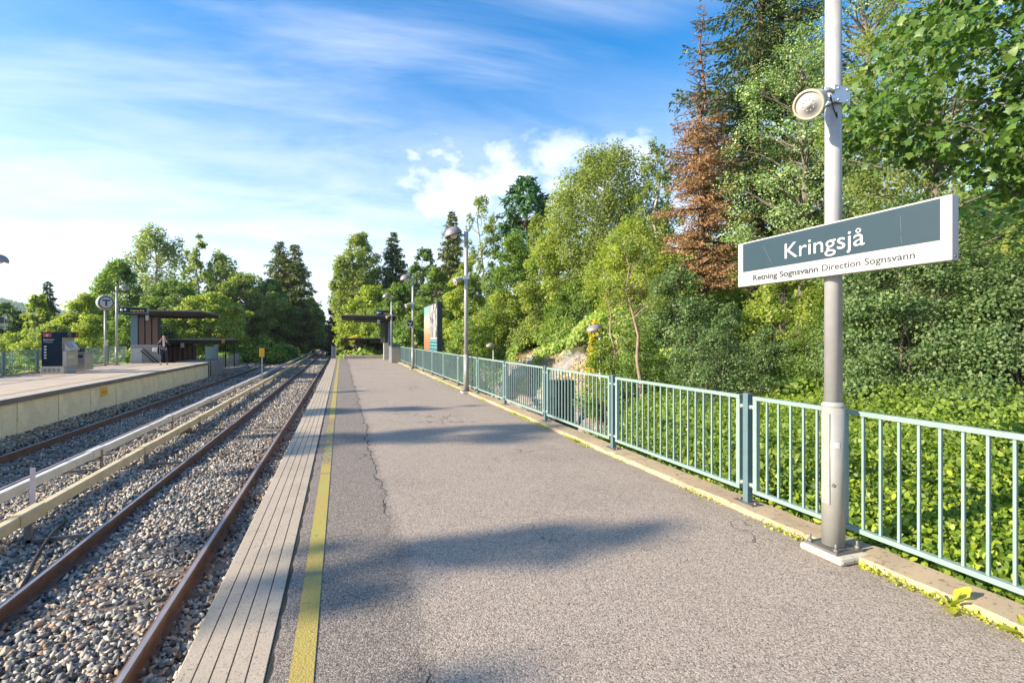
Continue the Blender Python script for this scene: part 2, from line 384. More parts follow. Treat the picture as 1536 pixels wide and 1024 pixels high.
gx = axis([(-2600,-300,60), (-300,-60,15), (-60,-16,3), (-16,3.3,.8), (3.44,16,.22), (16.2,60,1.4), (60,300,15), (300,2600,60)])
gx = np.sort(np.unique(np.append(gx, [3.43])))
gy = axis([(-400,-10,40), (-10,2,2), (2,50,.4), (50,110,3), (110,300,12), (300,2600,50)])
GX, GY = np.meshgrid(gx, gy); GZ = ground(GX, GY)
rockmask = np.zeros_like(GZ)
u = GX-3.45; cliff = sst(3.0,3.8,u)*(1-sst(5.6,6.8,u))*sst(7,9,GY)*(1-sst(30,34,GY))
rng = np.random.RandomState(1)
GZ = GZ + cliff*rng.normal(0, .10, GZ.shape)
nx_, ny_ = len(gx), len(gy); idx = np.arange(nx_*ny_).reshape(ny_, nx_)
Q = np.stack([idx[:-1,:-1], idx[:-1,1:], idx[1:,1:], idx[1:,:-1]], -1).reshape(-1, 4)
M['forest'] = m_ground('forest_floor', (.035,.075,.03), (.055,.10,.04), (.02,.045,.02), .09)
gob = mesh_np('ground', np.stack([GX.ravel(), GY.ravel(), GZ.ravel()], 1), [Q], [M['soil'], M['rock'], M['path'], M['stonebed'], M['forest']], smooth=True)
cxm = GX.ravel()[Q].mean(1); cym = GY.ravel()[Q].mean(1); mi = np.zeros(len(Q), np.int32)
mi[(cxm > 6.8) & (cxm < 9.2) & (cym > 8) & (cym < 33)] = 1
mi[(cxm > .4) & (cxm < 4.8) & (cym > 39) & (cym < 48)] = 1
mi[(cxm > 3.44) & (cxm < 7.0) & (cym > 6.8 + 1.25*(cxm-3.45)) & (cym < 38)] = 2
mi[(cxm > -8.6) & (cxm < 0.2) & (cym < 240)] = 3
mi[(np.hypot(cxm, cym) > 320)] = 4
gob.data.polygons.foreach_set('material_index', mi)
tag(gob, kind='structure')

# ------------------------------------------------------------------ leaf and tree makers
QUAD = (np.array([(0,0,0),(.45,.42,.10),(1,0,-.05),(.45,-.42,.10)]), [np.array([(0,1,2,3)])])
OVAL = (np.array([(0,0,0),(.3,.30,.06),(.7,.27,.05),(1,0,-.06),(.7,-.27,.05),(.3,-.30,.06)]), [np.array([(0,1,2,3,4,5)])])
NEEDLE = (np.array([(0,-.10,0),(.6,-.13,.03),(1,0,-.06),(.6,.13,.03),(0,.10,0)]), [np.array([(0,1,2,3,4)])])
_mp = [(0,0),(.12,.42),(.34,.34),(.48,.62),(.66,.26),(1,0),(.66,-.26),(.48,-.62),(.34,-.34),(.12,-.42)]
MAPLE = (np.array([(x, y, .10*abs(y)-.12*x*x) for x, y in _mp] + [(.36, 0, .0)]), [np.array([(10, i, (i+1) % 10) for i in range(10)])])
def unit(a): return a/np.maximum(np.linalg.norm(a, axis=-1, keepdims=True), 1e-9)
def leaves(P, N, L, rng, tmpl=QUAD, T=None, w=1.0):
    n = len(P); N = unit(N)
    if T is None: T = rng.normal(size=(n, 3))
    T = unit(T - N*(T*N).sum(1, keepdims=True)); B = np.cross(N, T)
    tv, tf = tmpl; k = len(tv); L = np.asarray(L).reshape(-1, 1, 1)
    V = P[:,None,:] + L*(T[:,None,:]*tv[None,:,0:1] + B[:,None,:]*tv[None,:,1:2]*w + N[:,None,:]*tv[None,:,2:3])
    return V.reshape(-1, 3), [(np.arange(n)[:,None,None]*k + f[None]).reshape(-1, f.shape[1]) for f in tf]
def limb(mb, a, b, r0, r1, rng, n=4, sag=0.0, sides=5):
    a, b = np.array(a, float), np.array(b, float); L = np.linalg.norm(b-a); pts = []
    for i in range(n+1):
        t = i/n; p = a*(1-t) + b*t
        if 0 < i < n: p = p + rng.normal(0, .05*L, 3)
        p[2] += sag*L*math.sin(math.pi*t); pts.append(p)
    mb.tube(pts, [r0*(1-i/n)+r1*i/n for i in range(n+1)], sides, cap=False)
def broadleaf(name, Ht, Rc, hb, leaf, lf, bk, seed, nclump=90, per=110, fine=True, tmpl=QUAD, droop=0.0, sparse=1.0, clump=.22, shape=.9, multi=1, tr=None, lean=(0,0), inner=.35, limbfrac=.6):
    rng = np.random.RandomState(seed); root = empty(name)
    if tmpl is QUAD and fine: per = per*1.9; leaf = leaf*.66
    if hb < .06*Ht and shape > .8: shape = .5
    tb = MB(); tr = tr or max(.035, Ht*.013)
    for s in range(multi):
        ang = rng.uniform(0, 6.28); off = (0 if multi == 1 else .12*Rc); p0 = np.array([math.cos(ang)*off, math.sin(ang)*off, -.35])
        top = np.array([lean[0] + math.cos(ang)*off*3, lean[1] + math.sin(ang)*off*3, Ht*.93]); pts = []
        for i in range(9):
            t = i/8; q = p0*(1-t) + top*t; q[:2] += rng.normal(0, .012*Ht, 2)*(0 < i); pts.append(q)
        tb.tube(pts, [tr*(1.25-1.1*i/8)/math.sqrt(multi) for i in range(9)], 9, cap=False)
    uu = rng.beta(1.5, 1.35, nclump); a = rng.uniform(0, 2*math.pi, nclump)
    env = Rc*np.power(np.clip(np.sin(np.pi*np.clip(uu**shape, .02, .98)), 0, 1), .62)*(1 + .22*np.sin(a*2+seed) + .14*np.sin(a*3+uu*7+seed*2))
    q = inner + (1-inner)*rng.uniform(0, 1, nclump)**.55
    C = np.stack([env*q*np.cos(a) + lean[0]*uu, env*q*np.sin(a) + lean[1]*uu, hb + (Ht-hb)*uu], 1)
    C[0] = (lean[0], lean[1], Ht-.12*Rc)
    cr = clump*Rc*rng.uniform(.55, 1.25, nclump)*(1-.35*uu)
    cr[0] *= .5
    for i in range(nclump):
        if rng.rand() < limbfrac:
            tz = max(hb*.7, C[i,2] - .55*math.hypot(C[i,0], C[i,1]) - .25*cr[i]); f = tz/max(Ht,.1)
            limb(tb, (lean[0]*f, lean[1]*f, tz), C[i], tr*.38*(1-.6*uu[i]), tr*.07, rng, 3, .06)
    reps = np.maximum(3, (per*(cr/(clump*Rc))**1.6*sparse).astype(int)); I = np.repeat(np.arange(nclump), reps); n = len(I)
    G = rng.normal(size=(n,3)); G = unit(G)*(rng.uniform(0,1,(n,1))**.45)*1.25
    sc = np.array([1, 1, .75 + droop*1.1]); P = C[I] + G*cr[I][:,None]*sc; P[:,2] -= droop*cr[I]*.6
    O = P - np.array([lean[0]*.5, lean[1]*.5, hb + (Ht-hb)*.35]); N = unit(O)*.4 + unit(G)*.35 + np.array([-.15,0,.45]) + rng.normal(0, .6, (n,3))
    T = rng.normal(size=(n,3)) + np.array([0,0,-.9-2*droop]) + unit(O)*.5
    V, Fc = leaves(P, N, leaf*rng.uniform(.6, 1.35, n), rng, tmpl, T)
    mesh_np('crown', V, Fc, M[lf], root); tb.build('trunk', M[bk], root); return root
def spruce(name, Ht, Rc, hb, lf, bk, seed, el=.32, dead=False, dens=1.0, bare=0.0):
    rng = np.random.RandomState(seed); root = empty(name); tb = MB(); tr = Ht*.014
    pts = [(rng.normal(0,.01*Ht)*(i>0), rng.normal(0,.01*Ht)*(i>0), -.3 + (Ht+.3)*i/8) for i in range(9)]
    tb.tube(pts, [tr*(1.15-1.1*i/8) for i in range(9)], 9, cap=False)
    PP, NN, TT, LL = [], [], [], []; z = hb; step0 = Ht*.022
    while z < Ht*.985:
        f = (z-hb)/(Ht-hb); L0 = Rc*(1-f)**.75 + .02*Ht*(1-f) + .03*Rc
        nb = 7 if f < .8 else 5
        for k in range(nb):
            a = rng.uniform(0, 6.283); L = L0*rng.uniform(.55, 1.15); d = np.array([math.cos(a), math.sin(a), 0]); ns = 5
            dr = (.34 if not dead else .12)*(1-f*.8); bp = []
            for i in range(ns+1):
                t = i/ns; bp.append(np.array([0,0,z]) + d*L*t + np.array([0,0, -dr*L*math.sin(t*1.9) + (.16*L*t*t if not dead else .10*L*t)*.9]))
            tb.tube(bp, [tr*.22*(1-f*.7)*(1-.85*i/ns) + .004 for i in range(ns+1)], 4, cap=False)
            if dead and f > 1-bare: nel = int(4*dens)
            else: nel = int((L/el*11 + 7)*dens)
            t = rng.uniform(.12, 1.02, nel); bpa = np.array(bp); ti = np.clip(t*ns, 0, ns-.001); ii = ti.astype(int); fr = (ti-ii)[:,None]
            P = bpa[ii]*(1-fr) + bpa[np.minimum(ii+1, ns)]*fr; side = np.array([-d[1], d[0], 0])
            wd = rng.normal(0, 1, nel)*(.20*L*(1-t*.55) + .05)
            P = P + side*wd[:,None] + np.array([0,0,-1])*(np.abs(wd)*.35 + rng.uniform(0, .10*L*.6+.05, nel))[:,None]
            PP.append(P); TT.append(d*.9 + side*np.sign(wd)[:,None]*.7 + np.array([0,0,-.8]) + rng.normal(0,.4,(nel,3)))
            NN.append(np.array([0,0,.8]) + d*.4 + rng.normal(0,.6,(nel,3))); LL.append(el*rng.uniform(.6,1.3,nel)*(1-.35*f))
        z += step0*rng.uniform(.7, 1.3)
    P = np.concatenate(PP); V, Fc = leaves(P, np.concatenate(NN), np.concatenate(LL), rng, NEEDLE, np.concatenate(TT), 1.35)
    mesh_np('crown', V, Fc, M[lf], root); tb.build('trunk', M[bk], root); return root
def put(o, px, Z, label, cat='tree', group=None, rz=0.0, dz=0.0):
    X, Y = at(px, Z); o.location = (X, Y, gz(X, Y) + dz); o.rotation_euler = (0,0,rz); tag(o, label, cat, group); return o
def dims(px, Z, top, wpx):
    X, Y = at(px, Z); return zof(top, Z) - gz(X, Y), wpx*Z/F/2
GR, GL = 'trees on the hillside right of the platform', 'trees behind the left platform'
def T_b(px, Z, top, w, label, lf='lf_broad', bk='bk_grey', seed=1, leaf=None, hbf=.12, group=GR, cat='tree', name='broadleaf_tree', **k):
    Ht, Rc = dims(px, Z, top, w); leaf = leaf or max(.07, Z*.0062)
    return put(broadleaf(name, Ht, Rc, Ht*hbf, leaf, lf, bk, seed, **k), px, Z, label, cat, group)
def T_s(px, Z, top, w, label, lf='lf_spruce', seed=1, hbf=.08, group=GR, name='spruce_tree', bk='bk_brown', **k):
    Ht, Rc = dims(px, Z, top, w)
    return put(spruce(name, Ht, Rc, Ht*hbf, lf, bk, seed, el=k.pop('el', max(.2, Z*.008)), **k), px, Z, label, 'tree', group)
BI = dict(lf='lf_birch', bk='bk_birch', name='birch_tree', droop=.55, shape=.85)
# hillside right of the platform, far to near
T_s(507, 76, 392, 34, 'dark spruce at the left edge of the wood, beside the gap where the tracks vanish', seed=11)
T_s(520, 70, 402, 34, 'dark spruce between the outermost spruce and the round birch above the shelter', seed=12)
T_b(540, 62, 349, 74, 'tall round-topped birch rising above the left end of the shelter roof', seed=13, nclump=150, per=120, **BI)
T_s(590, 64, 345, 78, 'pointed dark spruce right beside the round-topped birch behind the shelter', seed=14)
T_b(557, 50, 428, 90, 'bright low tree directly behind the shelter roof', lf='lf_lime', seed=15, nclump=110, hbf=.05)
T_b(598, 46, 425, 80, 'low green tree behind the exit sign and the farthest right lamp', seed=16, nclump=110, hbf=.05)
T_b(636, 52, 374, 66, 'small dark-topped tree at the dip in the skyline above the third lamp', lf='lf_dark', seed=17)
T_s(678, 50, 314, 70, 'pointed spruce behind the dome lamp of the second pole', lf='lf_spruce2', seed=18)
T_b(722, 44, 292, 66, 'thin see-through birch right of the second lamp', seed=19, nclump=60, per=70, **BI)
T_b(654, 38, 402, 84, 'broad green tree above the billboard', lf='lf_broad', seed=20, nclump=120, hbf=.05)
T_b(700, 33, 392, 84, 'light green tree filling the slope behind the second lamp pole', lf='lf_lime', seed=21, nclump=120, hbf=.05)
T_b(752, 44, 322, 60, 'small ragged tree left of the dark pine', lf='lf_dark', seed=22, nclump=50, per=60)
T_b(790, 42, 268, 84, 'dark bushy pine with a rounded top on the skyline', lf='lf_pine', bk='bk_brown', seed=23, nclump=70, name='pine_tree', tmpl=NEEDLE, leaf=.55, hbf=.3, shape=1.3)
T_b(808, 36, 318, 62, 'olive birch in front of the dark pine', seed=24, nclump=90, per=100, **BI)
T_b(772, 30, 352, 104, 'rounded bright green tree below the dark pine', lf='lf_broad', seed=25, nclump=150, hbf=.05)
T_b(838, 27, 330, 110, 'fresh green tree left of the tallest birch', lf='lf_lime', seed=26, nclump=130, hbf=.05)
T_b(908, 26, 219, 165, 'tallest birch on the slope with a broad olive crown', seed=27, nclump=300, per=170, hbf=.15, **BI)
T_b(984, 23, 204, 62, 'slender sparse birch between the tallest birch and the brown dead spruce', seed=28, nclump=110, per=60, **BI)
T_b(872, 25, 420, 110, 'leafy bush-like tree behind the path lamp with the white head', lf='lf_broad', seed=29, nclump=150, hbf=.03)
T_b(948, 19, 330, 130, 'yellow-green young birch in front of the tallest birch', lf='lf_lime', bk='bk_tan', seed=30, nclump=190, per=120, hbf=.12, name='birch_tree', droop=.3)
T_b(1016, 15.5, 398, 150, 'dark green bushy tree below the brown dead spruce', lf='lf_dark', seed=31, nclump=170, per=120, hbf=.04)
T_s(1052, 17.5, 2, 128, 'dead spruce with rusty brown needles and a bare top', lf='lf_dead', seed=32, name='dead_spruce', dead=True, bare=.40, hbf=.22, el=.095, dens=1.5)
T_s(1140, 19.5, -300, 270, 'tall living spruce with hanging cones behind the brown dead spruce', lf='lf_spruce', seed=33, hbf=.25, el=.17, dens=1.9)
T_b(1205, 15.5, 40, 190, 'pale silvery aspen behind the loudspeaker of the nearest pole', lf='lf_aspen', seed=34, nclump=170, per=130, leaf=.095, name='aspen_tree', hbf=.2)
T_b(1300, 17, -140, 240, 'very tall pale aspen with sky showing through, right of the nearest pole', lf='lf_aspen', seed=35, nclump=200, per=110, leaf=.10, name='aspen_tree', hbf=.2)
T_b(1400, 12, -90, 250, 'tall olive tree behind the right half of the name sign', lf='lf_birch', seed=36, nclump=230, per=150, leaf=.085, hbf=.12)
T_b(1175, 12.0, 405, 120, 'yellow-green bushy tree showing under the name sign left of the pole', lf='lf_lime', seed=37, nclump=120, per=90, leaf=.10, hbf=.25, cat='tree')
T_b(1365, 8.0, 300, 290, 'dense dull green hazel behind the near fence under the name sign', lf='lf_dark', seed=38, nclump=330, per=170, leaf=.062, hbf=.0, clump=.17, name='hazel_tree', multi=4, inner=.25)
T_b(1530, 7.0, 400, 300, 'dark hazel thicket at the right edge of the view above the fence', lf='lf_dark', seed=39, nclump=280, per=160, leaf=.06, hbf=.0, clump=.18, name='hazel_tree', multi=4)
T_b(1690, 7.6, -190, 600, 'big-leaved maple overhanging the upper right corner', lf='lf_maple', seed=40, nclump=430, per=75, leaf=.115, tmpl=MAPLE, hbf=.40, name='maple_tree', clump=.15, tr=.10, limbfrac=.2)
# thin bare stems in front of the bushes by the second and third fence panel
for (px, Z, ht, ln, lab) in ((933, 12.5, 2.6, -.25, 'thin tan sapling stem left of its pair beyond the fence'), (968, 11.5, 2.9, -.35, 'thicker tan sapling stem right of its pair beyond the fence')):
    o = broadleaf('sapling', ht+1.2, .8, ht*.75, .08, 'lf_birch', 'bk_tan', int(px), nclump=22, per=60, lean=(ln*1.6, 0), tr=.045); put(o, px, Z, lab, 'sapling', 'saplings beyond the fence')
# bushes on the slope
GB = 'bushes on the slope right of the platform'
bl = [(622,44,478,60,'lf_broad','low bush between the third and fourth lamp poles behind the fence'),
      (662,36,470,70,'lf_lime','bush hiding the slope right behind the billboard'),
      (706,27,452,80,'lf_under','olive bush behind the second lamp pole at fence height'),
      (752,28,436,90,'lf_lime','bright bush above the low path lamp with the short post'),
      (800,27,424,90,'lf_birch','olive bush above the bare rock'),
      (848,24,478,84,'lf_under','bush on top of the rock left of the white path lamp'),
      (893,15.5,478,38,'lf_gold','small golden-yellow bush beside the white path lamp'),
      (905,12.5,512,90,'lf_cover','bright low bush behind the third fence post'),
      (962,12,500,110,'lf_broad','green bush behind the two tan sapling stems'),
      (1040,11.5,492,110,'lf_dark','dark shady bush behind the second fence panel'),
      (1072,10.2,500,120,'lf_dark','dark bush over the second near fence post, under the left end of the name sign'),
      (1232,10.6,470,130,'lf_broad','dull green bush directly behind the nearest pole under the name sign'),
      (1150,11.4,492,100,'lf_dark','shady bush between the two bushes under the name sign'),
      (1095,13.0,455,90,'lf_dark','dark grey-green bush left under the name sign'),
      (1470,7.4,585,150,'lf_lime','light green bush at the right edge just above the fence rail')]
for i, (px, Z, top, w, lf, lab) in enumerate(bl):
    Ht, Rc = dims(px, Z, top, w)
    put(broadleaf('bush', Ht, Rc, .0, max(.06, Z*.0055), lf, 'bk_grey', 100+i, nclump=80, per=110, multi=3, clump=.28, inner=.2), px, Z, lab, 'bush', GB)
# left side
LB = dict(group=GL)
T_b(236, 62, 338, 96, 'tallest birch behind the left shelter with an open ragged top', seed=51, nclump=150, per=90, **BI, **LB)
T_b(296, 58, 352, 40, 'thin drooping birch right of the tallest left birch', seed=52, nclump=60, per=60, **BI, **LB)
T_b(334, 64, 380, 84, 'rounded birch above the lower shelter roof', seed=53, nclump=130, **BI, **LB)
T_b(176, 50, 395, 110, 'broad green tree behind the round station sign', lf='lf_broad', seed=54, nclump=190, hbf=.05, **LB)
T_b(262, 50, 420, 96, 'green tree right behind the left shelter roof', lf='lf_broad', seed=55, nclump=160, hbf=.1, **LB)
T_b(128, 42, 440, 84, 'sunlit yellow-green tree left of the round station sign', lf='lf_lime', seed=56, nclump=150, hbf=.03, **LB)
T_b(316, 48, 440, 90, 'light tree seen between the two roofs of the left shelter', lf='lf_lime', seed=57, nclump=130, hbf=.2, **LB)
T_b(368, 62, 412, 90, 'grey-green rounded tree over the bright track-side bushes', lf='lf_birch', bk='bk_grey', seed=58, nclump=180, hbf=.2, **LB)
T_b(408, 66, 420, 60, 'blue-green tree just left of the tall twin spruces', lf='lf_broad', seed=59, nclump=130, hbf=.12, **LB)
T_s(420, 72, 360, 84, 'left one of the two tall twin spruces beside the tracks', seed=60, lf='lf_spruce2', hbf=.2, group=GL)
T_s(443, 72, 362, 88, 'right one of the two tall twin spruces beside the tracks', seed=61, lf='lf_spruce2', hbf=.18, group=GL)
T_b(466, 92, 448, 44, 'dark green tree right of the twin spruces', lf='lf_broad', seed=62, nclump=110, hbf=.05, **LB)
T_b(478, 118, 462, 24, 'small green tree nearest the far end of the tracks on the left', lf='lf_broad', seed=63, nclump=80, hbf=.03, **LB)
T_s(72, 60, 420, 44, 'dark irregular spruce rising left of the ticket machine', seed=64, group=GL)
T_b(58, 48, 442, 50, 'golden-green tree in front of the dark spruce on the left', lf='lf_lime', seed=65, nclump=90, hbf=.05, **LB)
T_b(12, 52, 452, 60, 'dark spreading tree at the left edge of the view', lf='lf_dark', seed=66, nclump=80, hbf=.25, **LB)
lbl = [(20,34,500,90,'lf_lime','bush behind the fence at the left edge of the view'), (82,33,484,80,'lf_birch','olive bush directly behind the ticket machine'),
       (136,36,476,80,'lf_lime','bright bush behind the round station sign pole'), (190,40,470,70,'lf_broad','shady bush left of the shelter cladding'),
       (236,44,478,60,'lf_dark','dark bush behind the standing person'), (352,50,522,60,'lf_lime','bright green bush left of the yellow-topped marker post'),
       (394,50,508,66,'lf_cover','bright green bush below the grey-green rounded tree'), (424,56,516,50,'lf_broad','dark bush at the foot of the twin spruces'),
       (455,80,503,40,'lf_broad','low bush along the left side of the far tracks')]
for i, (px, Z, top, w, lf, lab) in enumerate(lbl):
    Ht, Rc = dims(px, Z, top, w)
    put(broadleaf('bush', Ht, Rc, .0, Z*.0058, lf, 'bk_grey', 200+i, nclump=80, per=110, multi=3, clump=.28, inner=.2), px, Z, lab, 'bush', 'bushes behind the left platform')
# trees closing the view at the end of the line
for i, (px, Z, top, w, lf, lab) in enumerate([(484,235,489,30,'lf_dark','distant tree just left of the far train'), (512,190,486,34,'lf_dark','distant tree just right of the far train')]):
    T_b(px, Z, top, w, lab, lf=lf, seed=70+i, nclump=70, hbf=.0, leaf=.9, group='trees at the end of the line')
# trees outside the left of the view that throw their shade across the platform
for i, (x, y, h, r, hb, nc, lab) in enumerate([(-17.0, 3.3, 10.0, .42, 7.9, 24, 'slim tree on the left, outside the view, shading the near platform'), (-18.5, 2.1, 9.9, .3, 9.0, 7, 'slim tree on the left, outside the view, shading the very near platform'), (-17.5, 7.5, 10.9, .95, 7.3, 40, 'slim tree on the left, outside the view, shading the middle platform'), (-16.5, 10.6, 10.0, .6, 6.8, 26, 'slim tree on the left, outside the view, shading the platform beyond'), (-17, 14.5, 9.2, .5, 6.5, 16, 'slim tree on the left, outside the view, shading the far platform')]):
    o = broadleaf('slim_tree', h, r, hb, 17/100, 'lf_broad', 'bk_grey', 300+i, nclump=nc, per=110, clump=.36, tr=.07); o.location = (x, y, -1.0); tag(o, lab, 'tree', 'slim trees outside the view')
# ------------------------------------------------------------------ ground plants
def scatter(name, fn_mask, box, dens, leaf, mat, seed, h=.22, lump=.0, tmpl=OVAL, up=.9, kind='stuff'):
    rng = np.random.RandomState(seed); x0, x1, y0, y1 = box; n = int((x1-x0)*(y1-y0)*dens)
    X = rng.uniform(x0, x1, n); Y = rng.uniform(y0, y1, n); k = fn_mask(X, Y); X, Y = X[k], Y[k]; n = len(X)
    Z = ground(X, Y) + h*rng.uniform(0, 1, n)**.7 + lump*np.clip(.5+1.6*wob(X*1.7+9, Y*1.7, 1.6), 0, 1.5)
    e = .3; Nx = -(ground(X+e, Y)-ground(X-e, Y))/(2*e); Ny = -(ground(X, Y+e)-ground(X, Y-e))/(2*e)
    N = unit(np.stack([Nx, Ny, np.ones(n)], 1))*up + rng.normal(0, .45, (n,3)) + np.array([-.25,-.15,0])
    T = rng.normal(size=(n,3)) + np.array([-.2,-.1,-.4])
    V, Fc = leaves(np.stack([X,Y,Z],1), N, leaf*rng.uniform(.6,1.35,n), rng, tmpl, T)
    return tag(mesh_np(name, V, Fc, M[mat]), kind=kind)
vis = lambda X, Y: (X < 2.15*Y+1.2)
edge = lambda X, Y: Y < 6.7 + 1.35*(X-3.45) + .35*np.sin(X*3) + .3*np.sin(Y*5)
scatter('ground_cover', lambda X,Y: vis(X,Y) & edge(X,Y), (3.47,8.0,1.0,12.5), 5600, .048, 'lf_cover', 1, .34, .34, OVAL, .45)
scatter('ground_cover', lambda X,Y: vis(X,Y) & edge(X,Y), (8.0,13.0,3.0,17.0), 900, .085, 'lf_cover', 2, .34, .34, OVAL, .45)
scatter('tall_weeds', lambda X,Y: vis(X,Y) & edge(X,Y) & (wob(X*2.2+3,Y*2.2) > .02), (3.5,9.0,1.0,12.5), 700, .055, 'lf_tallweed', 21, .50, .42, OVAL, .4)
scatter('grass', lambda X,Y: vis(X,Y) & edge(X,Y) & (wob(X*1.9,Y*1.9+5) > .1), (3.5,8.0,1.0,12.5), 300, .20, 'lf_tallweed', 22, .25, .30, NEEDLE, .1)
scatter('undergrowth', lambda X,Y: (X > 7.6+.5*np.sin(Y*.9)) & ~((X < 8.7+.6*np.sin(Y*1.7)) & (Y > 15) & (Y < 24)), (7.0,17.0,7.5,38.0), 330, .13, 'lf_under', 3, .5, .6, QUAD)
scatter('undergrowth', lambda X,Y: X < 1.6*Y+8, (14.0,40.0,8.0,75.0), 60, .30, 'lf_under', 4, 1.2, .9, QUAD)
scatter('undergrowth', lambda X,Y: X > .1+.3*np.sin(Y), (-.2,14.0,40.0,85.0), 75, .30, 'lf_under', 5, .8, .6, QUAD)
scatter('undergrowth', lambda X,Y: X > -2, (-45.0,-12.6,18.0,90.0), 45, .30, 'lf_under', 6, .8, .6, QUAD) if False else scatter('undergrowth', lambda X,Y: X < -12.5, (-45.0,-12.4,18.0,95.0), 45, .30, 'lf_under', 6, .9, .6, QUAD)
scatter('undergrowth', lambda X,Y: X < -8.9+.3*np.sin(Y), (-13.0,-8.4,47.0,130.0), 90, .26, 'lf_under', 7, .5, .4, QUAD)
scatter('dry_grass', lambda X,Y: wob(X*3,Y*3) > -.1, (7.6,9.6,12.0,27.0), 500, .16, 'dry', 8, .12, .0, NEEDLE, .2)
scatter('dry_grass', lambda X,Y: (X > -4) & (wob(X*2,Y*2) > .12), (8.8,14.0,5.5,12.0), 160, .14, 'dry', 9, .35, .1, NEEDLE, .2)
def kerb_plants():
    rng = np.random.RandomState(12); P = []; n = 0
    Y = rng.uniform(1.0, 34, 16000); w = .5+.5*np.sin(Y*2.3)+.6*np.sin(Y*.83+1)+.5*np.sin(Y*5.1); k = (w + rng.normal(0,.35,len(Y)) > .75) | ((Y > 1.75) & (Y < 2.35)); Y = Y[k]
    X = 3.125 + rng.normal(0, .018, len(Y)); Z = .004 + np.abs(rng.normal(0, .010, len(Y)))
    V, Fc = leaves(np.stack([X,Y,Z],1), rng.normal(0,.6,(len(Y),3))+np.array([0,0,1]), .018*rng.uniform(.6,1.6,len(Y)), rng, QUAD)
    tag(mesh_np('moss', V, Fc, M['lf_moss']), kind='stuff')
kerb_plants()
def weed(px, py, n, L, seed, label):
    rng = np.random.RandomState(seed); Z = F*(H-.01)/(py-HY); X, Y = at(px, Z); root = empty('weed', (X, Y, .0)); mb = MB()
    for i in range(n):
        a = rng.uniform(0, 6.28); el = rng.uniform(.35, 1.2); d = np.array([math.cos(a)*math.cos(el), math.sin(a)*math.cos(el), math.sin(el)]); s = np.array([-math.sin(a), math.cos(a), 0])
        l = L*rng.uniform(.7, 1.15); k = 7; vs = []
        for j in range(k+1):
            t = j/k; wd = l*.20*math.sin(math.pi*min(1, t**1.3*.97+.03))*(1 + .12*(-1)**j); c = d*l*t + np.array([0,0,-.22*l*t*t])
            vs += [c + s*wd, c + np.array([0,0,-.012]), c - s*wd]
        fs = []
        for j in range(k): b = j*3; fs += [(b,b+1,b+4,b+3), (b+1,b+2,b+5,b+4)]
        m = MB(); m.add(vs, fs, 0, True); m.build('leaf', M['lf_weed'], root)
    tag(root, label, 'weed', 'weeds growing at the kerb')
weed(1424, 906, 6, .17, 4, 'bright green broad-leaved weed in front of the kerb right of the nearest pole')
weed(1545, 950, 5, .15, 5, 'broad-leaved weed half out of view at the lower right corner')
weed(866, 662, 5, .13, 6, 'small leafy weed at the kerb below the second fence panel from the near end')

# ------------------------------------------------------------------ right platform
YE = 38.0
mb = MB().box(-.60, 3.40, -8, YE, -1.6, -.02); pf = mb.build('platform', M['concrete']); tag(pf, kind='structure')
mb = MB(); ys = list(np.arange(-8, YE, 2.0)) + [YE]
mb.add([(x, y, 0) for y in ys for x in (-.31, 3.17)] , [(2*i, 2*i+1, 2*i+3, 2*i+2) for i in range(len(ys)-1)])
tag(mb.build('platform_surface', M['asphalt']), kind='structure')
# grooved concrete edge: profile with real grooves
prof = [(-.675,-.16), (-.675,-.008), (-.667,.004)]
for g in (-.60,-.53,-.46,-.385): prof += [(g-.0035,.004), (g-.002,-.012), (g+.002,-.012), (g+.0035,.004)]
prof += [(-.313,.004), (-.305,-.01), (-.305,-.16)]
tag(MB().sweep(prof, [(0,y,0) for y in np.arange(-8, YE+.1, 2)]).build('platform_edge', M['slab']), kind='structure')
tag(MB().add([(-.212,-8,.004),(-.112,-8,.004),(-.112,YE,.004),(-.212,YE,.004)], [(0,1,2,3)]).build('platform_line', M['yellow']), kind='structure')
# kerb with a slightly irregular edge
rk = np.random.RandomState(2); mb = MB(); path = []; vs = []; prof = [(3.15,-.03),(3.152,.032),(3.165,.044),(3.41,.046),(3.42,.03),(3.42,-.9)]
ysk = np.arange(-3, YE, .12)
for y in ysk:
    j = rk.normal(0, .006)
    for q, (x, z) in enumerate(prof): vs.append((x + (j + rk.normal(0,.003) if q < 3 else 0), y, z + (rk.normal(0,.003) if 0 < q < 4 else 0)))
n = len(prof); fs = [(i*n+k, (i+1)*n+k, (i+1)*n+k+1, i*n+k+1) for i in range(len(ysk)-1) for k in range(n-1)]
tag(mb.add(vs, fs).build('kerb', M['kerb']), kind='structure')
# end of the platform
tag(MB().box(.15, 2.75, YE-.5, YE-.25, .002, .22).build('low_wall', M['whiteconc'], bevel=.02), 'low pale concrete wall across the far end of the right platform', 'wall')
e = empty('end_gate', (-.55, YE-.6, 0)); tag(e, 'narrow grey gate at the far end of the platform edge', 'gate')
MB().box(-.10,-.04,-.03,.03,0,.95).build('gate_post', M['galv'], e); MB().box(.16,.22,-.03,.03,0,.95).build('gate_post', M['galv'], e); MB().box(-.04,.16,-.012,.012,.12,.88).build('gate_panel', M['gate'], e)

